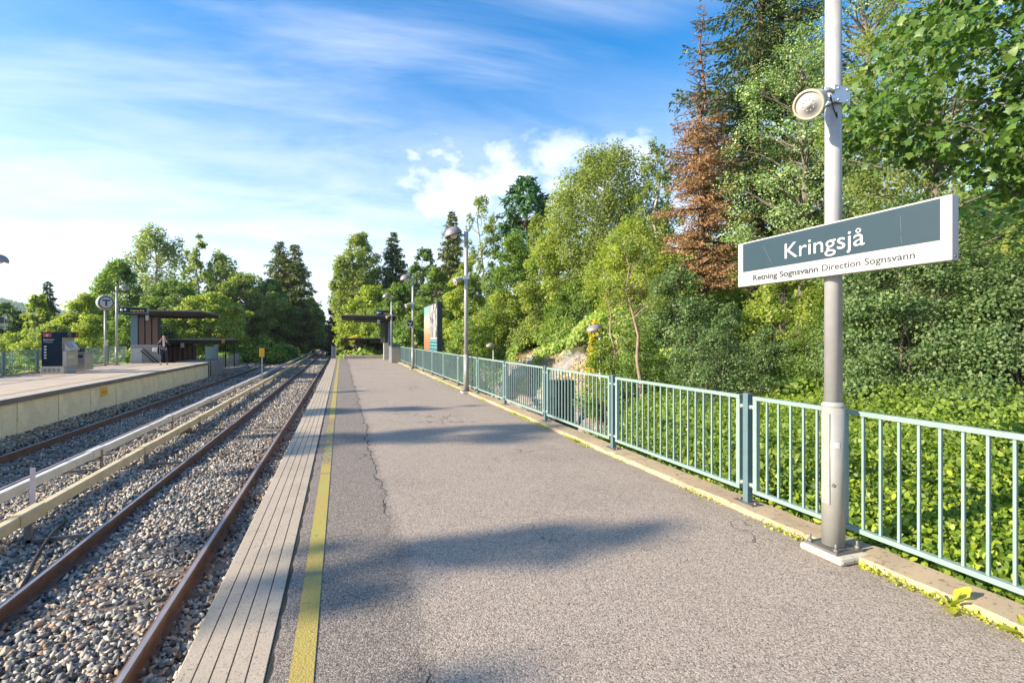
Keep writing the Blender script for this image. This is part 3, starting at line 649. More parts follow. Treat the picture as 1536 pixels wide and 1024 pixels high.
# ------------------------------------------------------------------ fences
def text_obj(s, name, width, capz, origin, xd, up, mat, parent, bold=0.0, raise_=.0015, height=None):
    cu = bpy.data.curves.new('txt', 'FONT'); cu.body = s; cu.size = 1; cu.offset = bold; cu.extrude = .0; cu.resolution_u = 6
    ob = bpy.data.objects.new('txt', cu); COL.objects.link(ob); bpy.context.view_layer.update()
    me = bpy.data.meshes.new_from_object(ob.evaluated_get(bpy.context.evaluated_depsgraph_get())); bpy.data.objects.remove(ob)
    co = np.array([v.co[:] for v in me.vertices]); w0 = co[:,0].max()-co[:,0].min(); x0 = co[:,0].min()
    sx = width/w0; sy = (capz/.729)
    xd, up = Vector(xd), Vector(up); nn = xd.cross(up)
    for v in me.vertices:
        p = Vector(origin) + xd*((v.co.x-x0)*sx) + up*(v.co.y*sy) + nn*raise_; v.co = p
    me.materials.append(M[mat]) ; me.update(); me.name = name
    o = bpy.data.objects.new(name, me); COL.objects.link(o); o.parent = parent; return o
FP = 2.26
def make_panel(L):
    m = MB(); z0, z1 = .10, .915; y0, y1 = .075, L-.075
    m.box(-.020,.020,y0,y1,z1-.030,z1); m.box(-.020,.020,y0,y1,z0,z0+.030)
    m.box(-.018,.018,y0,y0+.040,z0+.032,z1-.032); m.box(-.018,.018,y1-.040,y1,z0+.032,z1-.032)
    nb = 18
    for i in range(1, nb): y = y0 + .02 + (y1-y0-.04)*i/nb; m.box(-.008,.008,y-.0075,y+.0075,z0+.031,z1-.031)
    return m
def make_fence(x, y0, n, side, label, group=None):
    root = empty('railing_fence', (x, y0, .045)); tag(root, label, 'fence', group)
    post = MB().box(-.028,.028,-.028,.028,.006,.935).build('post', M['tealpost'], root, .004)
    bp = MB().box(-.06,.06,-.11,.11,0,.008)
    for s in (-1,1): bp.lathe([(.012,.008),(.012,.02),(0,.02)], (0, s*.085, 0), n=6)
    bp = bp.build('base_plate', M['steel'], post)
    br0 = None
    for sy in (-1,1):
        for z in (.16, .82):
            if br0 is None: br0 = MB().box(-.012,.012,-.023,.022,-.015,.015).lathe([(.010,.0),(.010,.024),(0,.024)], (0,0,0), (-side,0,0), 6).build('bracket', M['bracket'], post); b = br0
            else: b = br0.copy(); COL.objects.link(b); b.parent = post
            b.location = (0, sy*.052, z)
    pan = make_panel(FP).build('railing_panel', M['teal'], root)
    for i in range(1, n+1):
        c = copy_tree(post, root); c.location = (0, FP*i, 0)
        if i < n: d = pan.copy(); COL.objects.link(d); d.parent = root; d.location = (0, FP*i, 0)
    return root
make_fence(3.30, 3.47-FP*3, 17, 1, 'teal metal railing fence on the kerb along the right side of the near platform')
make_fence(-12.1, 6.2, 13, -1, 'teal metal railing fence along the back of the left platform')

# ------------------------------------------------------------------ lamp posts with lamp head
def make_lamp(side, h=4.2):
    root = empty('platform_lamp'); 
    MB().tube([(0,0,.02),(0,0,.95)], .069, 24).lathe([(.069,.94),(.072,.945),(.072,.96),(.056,.975)], n=24).box(-.071,-.063,-.03,.03,.30,.9).build('pole_sleeve', M['sleeve'], root)
    MB().tube([(0,0,.97),(0,0,h)], [.054,.048], 24).lathe([(.049,h-.3),(.056,h-.3),(.056,h+.02),(0,h+.03)], n=20).build('pole', M['galv'], root)
    b = MB().box(-.118,.118,-.118,.118,.0,.016)
    for sx in (-1,1):
        for sy in (-1,1): b.tube([(sx*.095,sy*.095,.016),(sx*.095,sy*.095,.065)], .009, 8); b.lathe([(.018,.018),(.018,.034),(.0,.034)], (sx*.095,sy*.095,0), n=6)
    b.build('base_plate', M['steel'], root, .002)
    MB().box(-.135,.13,-.165,.15,-.05,-.001).build('footing', M['whiteconc'], root, .02)
    MB().tube([(side*.03,0,h-.10),(side*.17,0,h-.06)], .028, 12).build('lamp_arm', M['dome'], root)
    c = (side*.34, 0, h-.09); ax = (side*.35, 0, 1)
    pr = [(.235*math.cos(t), .21*math.sin(t)) for t in np.linspace(0, math.pi/2, 9)]
    d = MB().lathe(pr + [(.0,.21)], c, ax, 28).lathe([(.235,0),(.225,-.012),(.218,0)] + [(.222*math.cos(t), .195*math.sin(t)) for t in np.linspace(.05, math.pi/2, 8)], c, ax, 28)
    dd = d.build('lamp_dome', M['dome'], root)
    pr = [(.10*math.sin(t), -.10*math.cos(t)-.01) for t in np.linspace(0, math.pi, 10)]
    MB().lathe(pr, c, ax, 20).build('globe', M['globe'], dd)
    return root
def make_speaker():
    root = empty('loudspeaker'); ax = Vector((-.80,-.36,-.47)).normalized(); c = Vector((-.335,-.10,-.14)) - ax*.03
    MB().lathe([(0,-.20),(.045,-.195),(.062,-.17),(.066,-.06),(.080,.0),(.092,.012),(.092,.028),(.080,.034),(.078,.024)], c, ax, 28).build('speaker_body', M['cream'], root)
    g = MB().lathe([(.079,.022),(.074,.026),(.048,.027),(.046,.031),(.020,.031),(.018,.036),(0,.038)], c, ax, 28); 
    for k in range(10):
        a = k*.628; u = ax.cross(Vector((0,0,1))).normalized(); w = u.cross(ax); p = c + ax*.029 + (u*math.cos(a)+w*math.sin(a))*.034; g.lathe([(.004,0),(.004,.004),(0,.004)], p, ax, 6)
    g.build('speaker_front', M['white'], root)
    b = MB().box(-.068,.068,-.066,-.058,-.06,.05).box(-.14,-.052,-.060,-.052,-.06,-.035).box(-.13,-.05,-.050,-.040,.0,.03)
    b.box(-.066,-.056,-.058,.066,-.06,.05).box(-.056,.056,.056,.064,-.03,.03).box(.056,.064,-.058,.064,-.03,.03)
    b.tube([(-.05,-.05,.015), (-.12,-.06,.01), (-.17,-.04,-.02)], .016, 10)
    for (x, z) in ((-.04,.03),(-.04,-.045),(.04,.03),(.04,-.045)): b.lathe([(.008,0),(.008,.008),(0,.008)], (x,-.066,z), (0,-1,0), 6)
    b.build('bracket', M['bracket'], root)
    MB().tube([(-.10,-.06,-.02),(-.09,-.075,-.12),(-.06,-.075,-.17),(-.05,-.065,-.13)], .004, 6).build('cord', M['cable'], root)
    return root
L0 = make_lamp(-1); S0 = make_speaker()
labR = ['grey lamp post nearest the camera that carries the station name sign', 'grey dome lamp post second from the camera on the right platform, before the billboard',
        'grey dome lamp post with the small square plate, just past the billboard', 'grey dome lamp post farthest on the right platform, beside the shelter']
labS = ['cream loudspeaker above the large name sign on the nearest pole', 'cream loudspeaker on the second lamp post, before the billboard', 'cream loudspeaker on the lamp post past the billboard', 'cream loudspeaker on the farthest right lamp post beside the shelter']
YA = 2.535
for i in range(4):
    o = L0 if i == 0 else copy_tree(L0); o.location = (3.13, YA + 10.55*i, .05); tag(o, labR[i], 'lamp post', 'lamp posts on the right platform')
    s = S0 if i == 0 else copy_tree(S0); s.location = (3.13, YA + 10.55*i, 3.06 if i < 3 else 2.95); tag(s, labS[i], 'loudspeaker', 'loudspeakers on the right lamp posts')
L1 = make_lamp(1)
for i, (y, lab) in enumerate([(22.1, 'grey lamp post just outside the left edge, only its dome showing'), (32.6, 'grey dome lamp post on the left platform beside the exit sign')]):
    o = L1 if i == 0 else copy_tree(L1); o.location = (-11.45, y, .0); tag(o, lab, 'lamp post', 'lamp posts on the left platform')
# small sticker and lock on the nearest pole
hp = at(1240, 3.33)
e = empty('pole_label', (3.13, YA, .9)); tag(e, 'small white sticker and lock plate on the sleeve of the nearest pole', 'sticker')
def arc_patch(r, a0, a1, z0, z1, name, mat, par):
    m = MB(); k = 6; vs = []
    for i in range(k+1):
        a = a0 + (a1-a0)*i/k; vs += [(r*math.cos(a), r*math.sin(a), z0), (r*math.cos(a), r*math.sin(a), z1)]
    m.add(vs, [(2*i, 2*i+2, 2*i+3, 2*i+1) for i in range(k)]); return m.build(name, mat, par)
ac = math.atan2(-YA, -3.13)
arc_patch(.0705, ac-.45, ac+.55, -.175, -.135, 'sticker', M['white'], e)
MB().lathe([(.011,0),(.011,.006),(.004,.007),(.004,.003),(0,.003)], (.069*math.cos(ac), .069*math.sin(ac), -.42), (math.cos(ac), math.sin(ac), 0), 14).build('lock', M['steel'], e)

# ------------------------------------------------------------------ station name signs
def name_sign(face, x, yc, side):
    # side -1: reads facing -X (text runs towards -Y);  +1: facing +X
    root = empty('name_sign', (x, yc, 0)); hl = .751; z0, z1 = 1.857, 2.201; t = .027
    MB().box(-t,t,-hl,hl,z0,z1).build('sign_frame', M['white'], root, .004)
    s = side; xs = (t+.0015)*s
    def rect(name, y0, y1, za, zb, mat, off): 
        return MB().box(min(t*s+off*s, t*s), max(t*s+off*s, t*s), y0, y1, za, zb).build(name, M[mat], root)
    far, near = (.055, .055)
    rect('name_panel', -hl+far, hl-near+.0, z1-.67*.344, z1-.03*.344, 'signblue', .0025)
    xd = (0, s, 0); up = (0,0,1); Yt = lambda d: -s*hl + s*d      # d = distance from the reader's left end
    L = 2*hl
    text_obj('Kringsjå', 'name_lettering', .585, .112, (t*s+.0025*s, Yt(.455), z1-.53*.344), xd, up, 'textw', root, 0)
    text_obj('Retning Sognsvann', 'direction_lettering', .562, .042, (t*s, Yt(.158), z1-.895*.344), xd, up, 'textk', root, .026)
    text_obj('Direction Sognsvann', 'direction_lettering', .575, .042, (t*s, Yt(.748), z1-.895*.344), xd, up, 'textk', root, .012)
    sc = MB()
    for (d0, d1, za, zb, wd) in ((.255,.335,.05,.20,.0022), (1.245,1.25,.06,.15,.0018), (1.248,1.252,.17,.215,.0018)):
        xq = (t+.0035)*s; sc.add([(xq, Yt(d0), z1-za), (xq, Yt(d0+wd), z1-za), (xq, Yt(d1+wd), z1-zb), (xq, Yt(d1), z1-zb)], [(0,1,2,3)])
    sc.build('scratch', M['scratch'], root)
    for (y, z) in ((-hl+.02, z0+.02),(hl-.02,z0+.02)): MB().lathe([(.007,0),(.007,.003),(0,.003)], (t*s*.2, y + (.0 if y<0 else 0), z), (0,-1 if y<0 else 1,0), 8).build('screw', M['steel'], root).location = (0, (-.022 if y<0 else .022), 0)
    m = MB()
    for z in (1.95, 2.12): m.box(min(-s*t,-s*(t+.055)), max(-s*t,-s*(t+.055)), -.06,.06,z-.02,z+.02)
    m.build('sign_clamp', M['bracket'], root); return root
sg = name_sign('x', 3.041, 2.52, -1); tag(sg, 'large blue-grey and white station name sign reading Kringsjå on the nearest pole', 'sign', 'station name signs')
sg = name_sign('x', -11.35, 22.05, 1); tag(sg, 'station name sign at the left edge of the view, only its end showing', 'sign', 'station name signs')
# small plate on the third pole
e = empty('pole_sign', (3.02, YA+21.1-.07, 1.92)); tag(e, 'small square blue and white plate on the lamp post past the billboard', 'sign')
MB().box(-.16,.10,-.012,.012,0,.34).build('sign_plate', M['white'], e, .003)
MB().box(-.155,.095,-.0145,-.012,.09,.335).build('sign_field', M['navy'], e)
MB().add([(-.11,-.0165,.29),(-.03,-.0165,.20),(.05,-.0165,.29),(.05,-.0165,.21),(-.03,-.0165,.12),(-.11,-.0165,.21)], [(0,5,4,1),(1,4,3,2)]).build('sign_arrow', M['textw'], e)

# ------------------------------------------------------------------ billboard behind the fence
YB0, YB1 = (19.5-3.5*SN)/CS, (22.6-3.5*SN)/CS
e = empty('billboard', (3.50, YB0, 0)); tag(e, 'tall dark-framed billboard with two posters standing behind the fence', 'billboard'); Lb = YB1-YB0
MB().box(0,.20,0,Lb,.88,2.86).build('billboard_case', M['postd'], e, .01)
MB().box(.07,.15,.5,.6,-2.2,.88).box(.07,.15,Lb-.6,Lb-.5,-2.2,.88).build('billboard_leg', M['postd'], e)
def poster(name, y0, y1, stops, lab=None):
    m = MB(); m.box(-.012,0,y0,y1,.95,2.80); t = NT(name); v = t.coord(); sp = t.n.new('ShaderNodeSeparateXYZ'); t.link(v, sp.inputs[0])
    zz = t.math('DIVIDE', t.math('SUBTRACT', sp.outputs[2], .95), 1.85); zz = t.math('ADD', zz, t.math('MULTIPLY', t.math('SUBTRACT', t.noise(5, 4), .5), .25)); col = t.ramp(zz, stops)
    if name == 'figure_poster':
        n = t.noise(3.0, 4, t.coord((1,1.6,.7)), .6); dk = t.math('MULTIPLY', t.step(n, .50, .53), t.step(sp.outputs[2], 1.45, 1.5)); col = t.mix(dk, col, (.08,.07,.08))
        blue = t.math('SUBTRACT', 1.0, t.step(sp.outputs[2], 1.40, 1.405)); col = t.mix(blue, col, (.03,.16,.19))
        ln = t.math('MULTIPLY', blue, t.step(t.math('SINE', t.math('MULTIPLY', sp.outputs[2], 48)), .6, .8)); col = t.mix(t.math('MULTIPLY', ln, t.step(t.noise(9,2), .45, .5)), col, (.5,.6,.6))
    t.color(col); t.b.inputs['Roughness'].default_value = .35; o = m.build('poster', t.m, e); 
    if lab: o['label'] = lab
poster('figure_poster', .06, Lb*.5-.03, [(0,(.38,.38,.36)), (1,(.46,.47,.46))], 'white poster with dark figures and a teal lower band')
poster('warm_poster', Lb*.5+.03, Lb-.06, [(0,(.34,.14,.07)), (.3,(.40,.22,.12)), (.5,(.46,.36,.26)), (.72,(.42,.42,.34)), (.86,(.20,.36,.34))], 'poster fading from orange to teal')

# ------------------------------------------------------------------ path lamps below the platform
def path_lamp(X, Y, top, s, label):
    z0 = gz(X, Y); root = empty('path_lamp', (X, Y, z0)); tag(root, label, 'lamp post', 'small lamps on the path below the platform'); h = top - z0
    MB().tube([(0,0,-.1),(0,0,1.1)], .055, 14).build('pole_base', M['tealpost'], root)
    MB().tube([(0,0,1.1),(0,0,h-.25)], .032, 12).build('pole', M['galv'], root)
    c = (-.02, 0, h-.22)
    MB().lathe([(.20*math.cos(t), .13*math.sin(t)) for t in np.linspace(0, math.pi/2, 8)], (c[0]-.15,0,c[2]+.08), (-.3,0,1), 22).tube([(0,0,h-.26),(-.10,0,h-.12)], .02, 8).build('lamp_dome', M['dome'], root)
    MB().lathe([(.085*math.sin(t), -.085*math.cos(t)) for t in np.linspace(0, math.pi, 9)], (c[0]-.15,0,c[2]+.06), (-.3,0,1), 18).build('globe', M['globe'], root)
X, Y = at(900, 13.0); path_lamp(X, Y, zof(486, 13.0), 1, 'small lamp with a pale head behind the third fence panel, by the golden bush')
X, Y = at(740, 24.0); path_lamp(X, Y, zof(514, 24.0), 1, 'low dome lamp left of the bare rock, its head just above the fence')
X, Y = at(678, 33.0); path_lamp(X, Y, zof(527, 33.0), 1, 'farthest path lamp, its dome just above the fence beside the billboard')
# cabinet-shaped dark block on the path, a guess at a small unclear shape
X, Y = at(842, 16.0); zc = gz(X, Y)
e = empty('dark_cabinet_block', (X, Y, zc-.02)); tag(e, 'dark green cabinet-shaped block on the path seen through the fence', 'cabinet')
MB().box(-.34,.34,-.25,.25,.10,1.90).build('cabinet_body', M['postd'], e, .01); MB().box(-.34,.34,-.22,.22,0,.10).build('plinth', M['concrete'], e)
MB().box(-.32,-.01,-.262,-.25,.14,1.86).box(.01,.32,-.262,-.25,.14,1.86).build('door', M['postd'], e, .004)
MB().box(-.38,.38,-.29,.29,1.90,1.94).build('cabinet_lid', M['postd'], e, .005)
# loose boulders on the outcrop and behind the platform end
def boulder(px, Z, r, seed, label, dz=0.0):
    import bmesh
    X, Y = at(px, Z); bm = bmesh.new(); bmesh.ops.create_icosphere(bm, subdivisions=4, radius=1); rg = np.random.RandomState(seed)
    W = [(rg.normal(size=3)*k, rg.uniform(0,6), .38/k) for k in (1.2,2.2,2.6,4,6,9,13) for _ in range(2)]
    for v in bm.verts:
        p = np.array(v.co); d = sum(a*math.sin(w@p+q) for w, q, a in W); p = p*(1+d*.55); p = np.round(p*3.2)/3.2*.45 + p*.55; v.co = Vector(p*np.array(r))
    me = bpy.data.meshes.new('boulder'); bm.to_mesh(me); bm.free(); me.materials.append(M['rock']); o = bpy.data.objects.new('boulder', me); COL.objects.link(o)
    o.location = (X, Y, gz(X, Y) + dz); tag(o, label, 'rock', 'rocks on the bank')
boulder(806, 19.5, (1.1,1.7,1.05), 1, 'largest pale rock on the bank behind the second fence post group', -.5)
boulder(838, 17.0, (.9,1.3,.8), 2, 'pale rock right of the largest one, partly overgrown', -.5)
boulder(775, 24, (1.1,1.8,1.0), 3, 'pale rock left of the largest one near the low dome lamp', -.3)
boulder(640, 33, (1.6,2.4,1.3), 4, 'pinkish rock showing left of the billboard above the fence', .6)
boulder(545, 43, (1.3,1.0,.75), 5, 'grey rock behind the low wall at the far platform end', .15)
boulder(562, 42.5, (.9,.9,.55), 6, 'smaller dark grey rock right of the one behind the low wall', .1)
boulder(527, 43, (.9,.9,.45), 7, 'low mossy rock left behind the low wall at the far platform end', .0)
for i, (px, Z, top, w, lf, lab) in enumerate([(513,41.5,506,26,'lf_lime','leafy bush right beside the track at the far platform end'), (536,45,503,34,'lf_gold','golden bush seen under the lower roof of the right shelter'), (519,43.5,503,14,'lf_gold','small orange-yellow bush at the left tip of the lower roof')]):
    Ht, Rc = dims(px, Z, top, w); put(broadleaf('bush', Ht, Rc, 0, .16, lf, 'bk_grey', 240+i, nclump=50, per=90, multi=3, clump=.3, inner=.2), px, Z, lab, 'bush', 'bushes behind the platform end')

# ------------------------------------------------------------------ tracks
def track(xl, xr, name, label, sl_top):
    root = empty(name, (0, 0, 0)); tag(root, label, 'railway track', 'railway tracks'); ys = [-3] + list(np.arange(0, 61, 10)) + list(np.arange(65, 236, 6))
    zt = H - 2.42
    for x in (xl, xr):
        path = [(x, y, zt + float(rise(y))) for y in ys]
        p = [(-.07,-.165),(.07,-.165),(.07,-.150),(.012,-.132),(.010,-.045),(.036,-.034),(.036,-.008),(.028,0),(-.028,0),(-.036,-.008),(-.036,-.034),(-.010,-.045),(-.012,-.132),(-.07,-.150)]
        r = MB().sweep(p, path).build('rail', [M['rust']], root)
        MB().add([(q[0]+dx, q[1], q[2]+.0015) for q in path for dx in (-.019,.023)], [(2*i,2*i+1,2*i+3,2*i+2) for i in range(len(path)-1)]).build('rail_head', M['railtop'], r)
    s0 = None; cx_ = (xl+xr)/2; k = 0; y = 3.2; rg = random.Random(7)
    while k < 96:
        if s0 is None:
            s0 = MB().box(-1.22,1.22,-.115,.115,-.16,0).build('sleeper', M['wood'], root, .012); s = s0
            for xx in (xl-cx_, xr-cx_): MB().box(xx-.14, xx+.14, -.06, .06, -.006, .004).build('fastening', M['rust'], s0)
        else:
            s = s0.copy(); COL.objects.link(s); s.parent = root
            if k < 40:
                for q in list(s0.children): c = q.copy(); COL.objects.link(c); c.parent = s
        s.location = (cx_ + rg.uniform(-.03,.03), y, sl_top + float(rise(y))); s.rotation_euler = (0,0,rg.uniform(-.01,.01)); y += .65 if k < 80 else 1.3; k += 1
    return root
track(-2.92, -1.49, 'railway_track', 'rusty near track beside the right platform edge', -1.108)
track(-6.62, -5.20, 'railway_track', 'dark far track beside the left platform wall', -1.095)
def third_rail(x, side, mat, label, y_off, seg):
    root = empty('conductor_rail', (x, 0, 0)); tag(root, label, 'conductor rail', 'covered conductor rails between the tracks'); top = -.655; y = y_off; k = 0
    prof = [(-.055,-.13),(-.055,-.012),(-.043,0),(.043,0),(.055,-.012),(.055,-.13),(.047,-.13),(.047,-.014),(-.047,-.014),(-.047,-.13)]
    prof2 = [(-.066,-.145),(-.066,.0),(-.050,.014),(.050,.014),(.066,.0),(.066,-.145),(.057,-.145),(.057,.0),(-.057,.0),(-.057,-.145)]
    ys = [-2] + list(np.arange(0, 61, 10)) + list(np.arange(65, 200, 9))
    p3 = [(-.025,-.125),(.025,-.125),(.025,-.05),(-.025,-.05)]
    MB().sweep(p3, [(0,yy,top+float(rise(yy))) for yy in ys]).build('steel_bar', M['steel'], root)
    cv = sl = br = None; rg = random.Random(int(abs(x)*10))
    while y < 190:
        zz = float(rise(y+seg/2)); tilt = math.atan2(float(rise(y+seg))-float(rise(y)), seg)
        if cv is None:
            cv = MB().sweep(prof, [(0,0,0),(0,seg-.03,0)]).build('cover', mat, root); a = cv
            sl = MB().sweep(prof2, [(0,-.22,0),(0,.30,0)]).build('cover_sleeve', mat, root); b = sl
            m = MB().box(-.03*side-.035,-.03*side+.035,-.02,.02,-.50,-.12) if side > 0 else MB().box(.05,.072,-.045,.045,-.50,-.03).box(-.05,.05,-.055,.055,-.20,-.135)
            xr = side*.72; m.box(min(-side*.05, xr), max(-side*.05, xr), -.02,.02,-.425,-.385)
            m.box(min(xr-side*.06,xr),max(xr-side*.06,xr),-.03,.03,-.44,-.36); br = m.build('support_bracket', M['steel'], root); c = br
        else:
            a, b, c = cv.copy(), sl.copy(), br.copy()
            for q in (a, b, c): COL.objects.link(q); q.parent = root
        z = top + float(rise(y)); a.location = (rg.uniform(-.006,.006), y, z); b.location = (0, y, z+.001); c.location = (0, y+.12, z)
        a.rotation_euler = (tilt,0,rg.uniform(-.002,.002)); y += seg if y < 60 else seg
    return root
third_rail(-3.64, 1, M['covy'], 'cream-yellow covered conductor rail beside the near track', -.27, 4.0)
third_rail(-4.42, -1, M['covw'], 'white covered conductor rail beside the far track', -1.3, 4.3)
# stakes and markers between the tracks
X, Y = at(49, 6.95); tag(MB().box(-.028,.028,-.008,.008,-.25,.62).build('stake', M['stake'], loc=(X, Y, -.95)), 'pale pinkish stake standing beside the yellow conductor rail', 'stake')
X, Y = at(393, 28.5); e = empty('track_marker', (X, Y, -1.1)); tag(e, 'slim grey post with a yellow top plate between the tracks', 'marker post')
MB().box(-.035,.035,-.03,.03,-.1,1.6).build('marker_post', M['galv'], e); MB().box(-.13,.13,-.045,-.031,1.5,1.98).build('marker_plate', M['yplate'], e, .01)
# cables, a rusty clamp
def cable(pts, r, label, mat='cable'):
    P = [Vector(p) for p in pts]; out = []
    for i in range(len(P)-1):
        a, b, c, d = P[max(i-1,0)], P[i], P[i+1], P[min(i+2,len(P)-1)]
        for k in range(8):
            t = k/8; out.append(.5*((2*b)+(c-a)*t+(2*a-5*b+4*c-d)*t*t+(3*b-a-3*c+d)*t**3))
    out.append(P[-1]); o = MB().tube(out, r, 8).build('cable', M[mat]); tag(o, label, 'cable', 'black cables lying in the ballast')
cable([(-3.55,5.2,-1.06),(-3.1,5.35,-1.06),(-2.95,5.8,-1.07),(-3.05,6.4,-1.07),(-3.3,7.2,-1.06),(-3.5,8.0,-1.05),(-3.6,8.6,-1.06)], .022, 'black cable curving between the yellow conductor rail and the near track')
cable([(-4.3,9.2,-1.05),(-4.05,9.6,-1.05),(-4.0,10.4,-1.06),(-4.15,11.3,-1.05),(-4.3,12.0,-1.05)], .02, 'black cable lying between the two conductor rails')
X, Y = at(277, 13.6); e = empty('rail_clamp', (X, Y, -1.1)); tag(e, 'rusty brown drum-shaped box between the conductor rails', 'junction box')
MB().lathe([(.0,-.05),(.16,-.05),(.17,.10),(.11,.20),(0,.22)], n=16).build('drum', M['rust'], e); MB().box(-.25,.25,-.05,.05,-.02,.05).build('mount', M['rust'], e)

# ballast stones
def stones(name, box, pitch, size, seed, layers=1, ico=True, mask=None, zb=-1.12):
    rng = np.random.RandomState(seed); x0, x1, y0, y1 = box; P = []
    for l in range(layers):
        X, Y = np.meshgrid(np.arange(x0, x1, pitch), np.arange(y0, y1, pitch)); X = X.ravel()+rng.uniform(-.5,.5,X.size)*pitch*1.2; Y = Y.ravel()+rng.uniform(-.5,.5,Y.size)*pitch*1.2
        k = (X > -.53*Y - .4) & (X*SN+Y*CS > 2.9)
        if mask is not None: k &= mask(X, Y)
        X, Y = X[k], Y[k]; P.append(np.stack([X, Y, zb + rng.uniform(-.03,.014,len(X)) + .022*wob(X*4,Y*4) + l*size*.30], 1))
    P = np.concatenate(P); n = len(P)
    # heaped shoulders
    P[:,2] += .17*sst(-6.95,-7.45,P[:,0])*0 + .20*sst(6.9,7.5,-P[:,0]) + rise(P[:,1])
    P[:,2] += .05*sst(-1.15,-.8,P[:,0])
    for xr in (-2.92,-1.49,-5.2,-6.62): P[:,2] -= .035*(1-sst(.05,.13,np.abs(P[:,0]-xr)))
    P[:,2] += .03*np.exp(-((P[:,0]+4.03)/.5)**2)
    t = (1+5**.5)/2
    iv = np.array([(-1,t,0),(1,t,0),(-1,-t,0),(1,-t,0),(0,-1,t),(0,1,t),(0,-1,-t),(0,1,-t),(t,0,-1),(t,0,1),(-t,0,-1),(-t,0,1)])/1.9
    fi = np.array([(0,11,5),(0,5,1),(0,1,7),(0,7,10),(0,10,11),(1,5,9),(5,11,4),(11,10,2),(10,7,6),(7,1,8),(3,9,4),(3,4,2),(3,2,6),(3,6,8),(3,8,9),(4,9,5),(2,4,11),(6,2,10),(8,6,7),(9,8,1)])
    if ico:
        iv = np.array([(x,y,z) for x in (-1,1) for y in (-1,1) for z in (-1,1)])*.62
        fi = np.array([(0,1,3),(0,3,2),(4,6,7),(4,7,5),(0,4,5),(0,5,1),(2,3,7),(2,7,6),(0,2,6),(0,6,4),(1,5,7),(1,7,3)])
    if not ico:
        iv = np.array([(1,0,0),(-1,0,0),(0,1,0),(0,-1,0),(0,0,1),(0,0,-1)])*.95; fi = np.array([(0,2,4),(2,1,4),(1,3,4),(3,0,4),(2,0,5),(1,2,5),(3,1,5),(0,3,5)])
    nv = len(iv); Vv = iv[None]*rng.uniform(.62,1.28,(n,nv,1)) + rng.normal(0,.20,(n,nv,3))
    sc = rng.uniform(.55,1.15,(n,1,1))*np.stack([rng.uniform(.9,1.5,n), rng.uniform(.7,1.1,n), rng.uniform(.45,.85,n)],1)[:,None,:]*size*.5
    Vv = Vv*sc; q = rng.normal(size=(n,4)); q[:,1:3] *= .55; q = unit(q); w,x,y,z = q.T
    Rm = np.stack([1-2*(y*y+z*z),2*(x*y-z*w),2*(x*z+y*w),2*(x*y+z*w),1-2*(x*x+z*z),2*(y*z-x*w),2*(x*z-y*w),2*(y*z+x*w),1-2*(x*x+y*y)],1).reshape(n,3,3)
    Vv = np.einsum('nij,nkj->nki', Rm, Vv) + P[:,None,:]
    Fi = (np.arange(n)[:,None,None]*nv + fi[None]).reshape(-1,3)
    return tag(mesh_np(name, Vv.reshape(-1,3), [Fi], M['stone']), kind='stuff')
stones('ballast', (-7.58,-.62,2.9,11.5), .043, .070, 1, 2)
stones('ballast', (-7.58,-.62,11.5,20), .056, .075, 2, 1, False)
stones('ballast', (-7.58,-.62,20,46), .085, .105, 3, 1, False)
stones('ballast', (-9.0,-.2,46,110), .17, .18, 4, 1, False, mask=lambda X,Y: X < .2)

# ------------------------------------------------------------------ left platform
YL = 34.6
pl = MB().box(-12.35,-7.62,-10,YL,-1.6,-.14).build('platform', M['concrete']); tag(pl, kind='structure')
x0w = -7.58; j0 = 0
first = None
yj = []
Zj = 7.58*F/(CS*(512-136.0)); Y136 = (Zj + 7.58*SN)/CS
k = -7
while Y136 + 1.93*k < YL-.3:
    y0 = Y136 + 1.93*k; y1 = min(y0+1.93, YL)
    if first is None: first = MB().box(-.06,0,.018,1.912,-1.3,-.13).build('wall_panel', M['wallpanel'], pl, .006); w = first
    else: w = first.copy(); COL.objects.link(w); w.parent = pl
    w.location = (x0w, y0, 0); w.rotation_euler = (0, random.uniform(-.006,.006), random.uniform(-.002,.002)); k += 1
MB().box(-8.05,-7.50,-10,YL,-.13,0).build('coping', M['coping'], pl, .008)
tag(MB().box(-12.30,-8.056,-10,YL,-.13,-.003).build('platform_surface', M['lpave']), kind='structure')
tag(MB().add([(-8.045,-10,.004),(-7.512,-10,.004),(-7.512,YL,.004),(-8.045,YL,.004)], [(0,1,2,3)]).build('platform_edge', M['tile']), kind='structure')
tag(MB().add([(-8.22,-10,.002),(-8.12,-10,.002),(-8.12,YL,.002),(-8.22,YL,.002)], [(0,1,2,3)]).build('platform_line', M['yellow']), kind='structure')
tag(MB().box(-12.35,-12.06,-10,YL,-.1,.05).build('kerb', M['kerb'], bevel=.01), kind='structure')
Zs = 7.58*F/(CS*(512-155.5)); Ys = (Zs+7.58*SN)/CS
e = empty('warning_sign', (-7.578, Ys, 0)); tag(e, 'small yellow sign on the cream wall of the left platform', 'sign')
MB().box(0,.012,-.26,.26,-.49,-.20).build('sign_plate', M['yplate'], e, .003); text_obj('Adgang forbudt', 'lettering', .42, .05, (.0125,-.21,-.37), (0,1,0), (0,0,1), 'textk', e, 0)
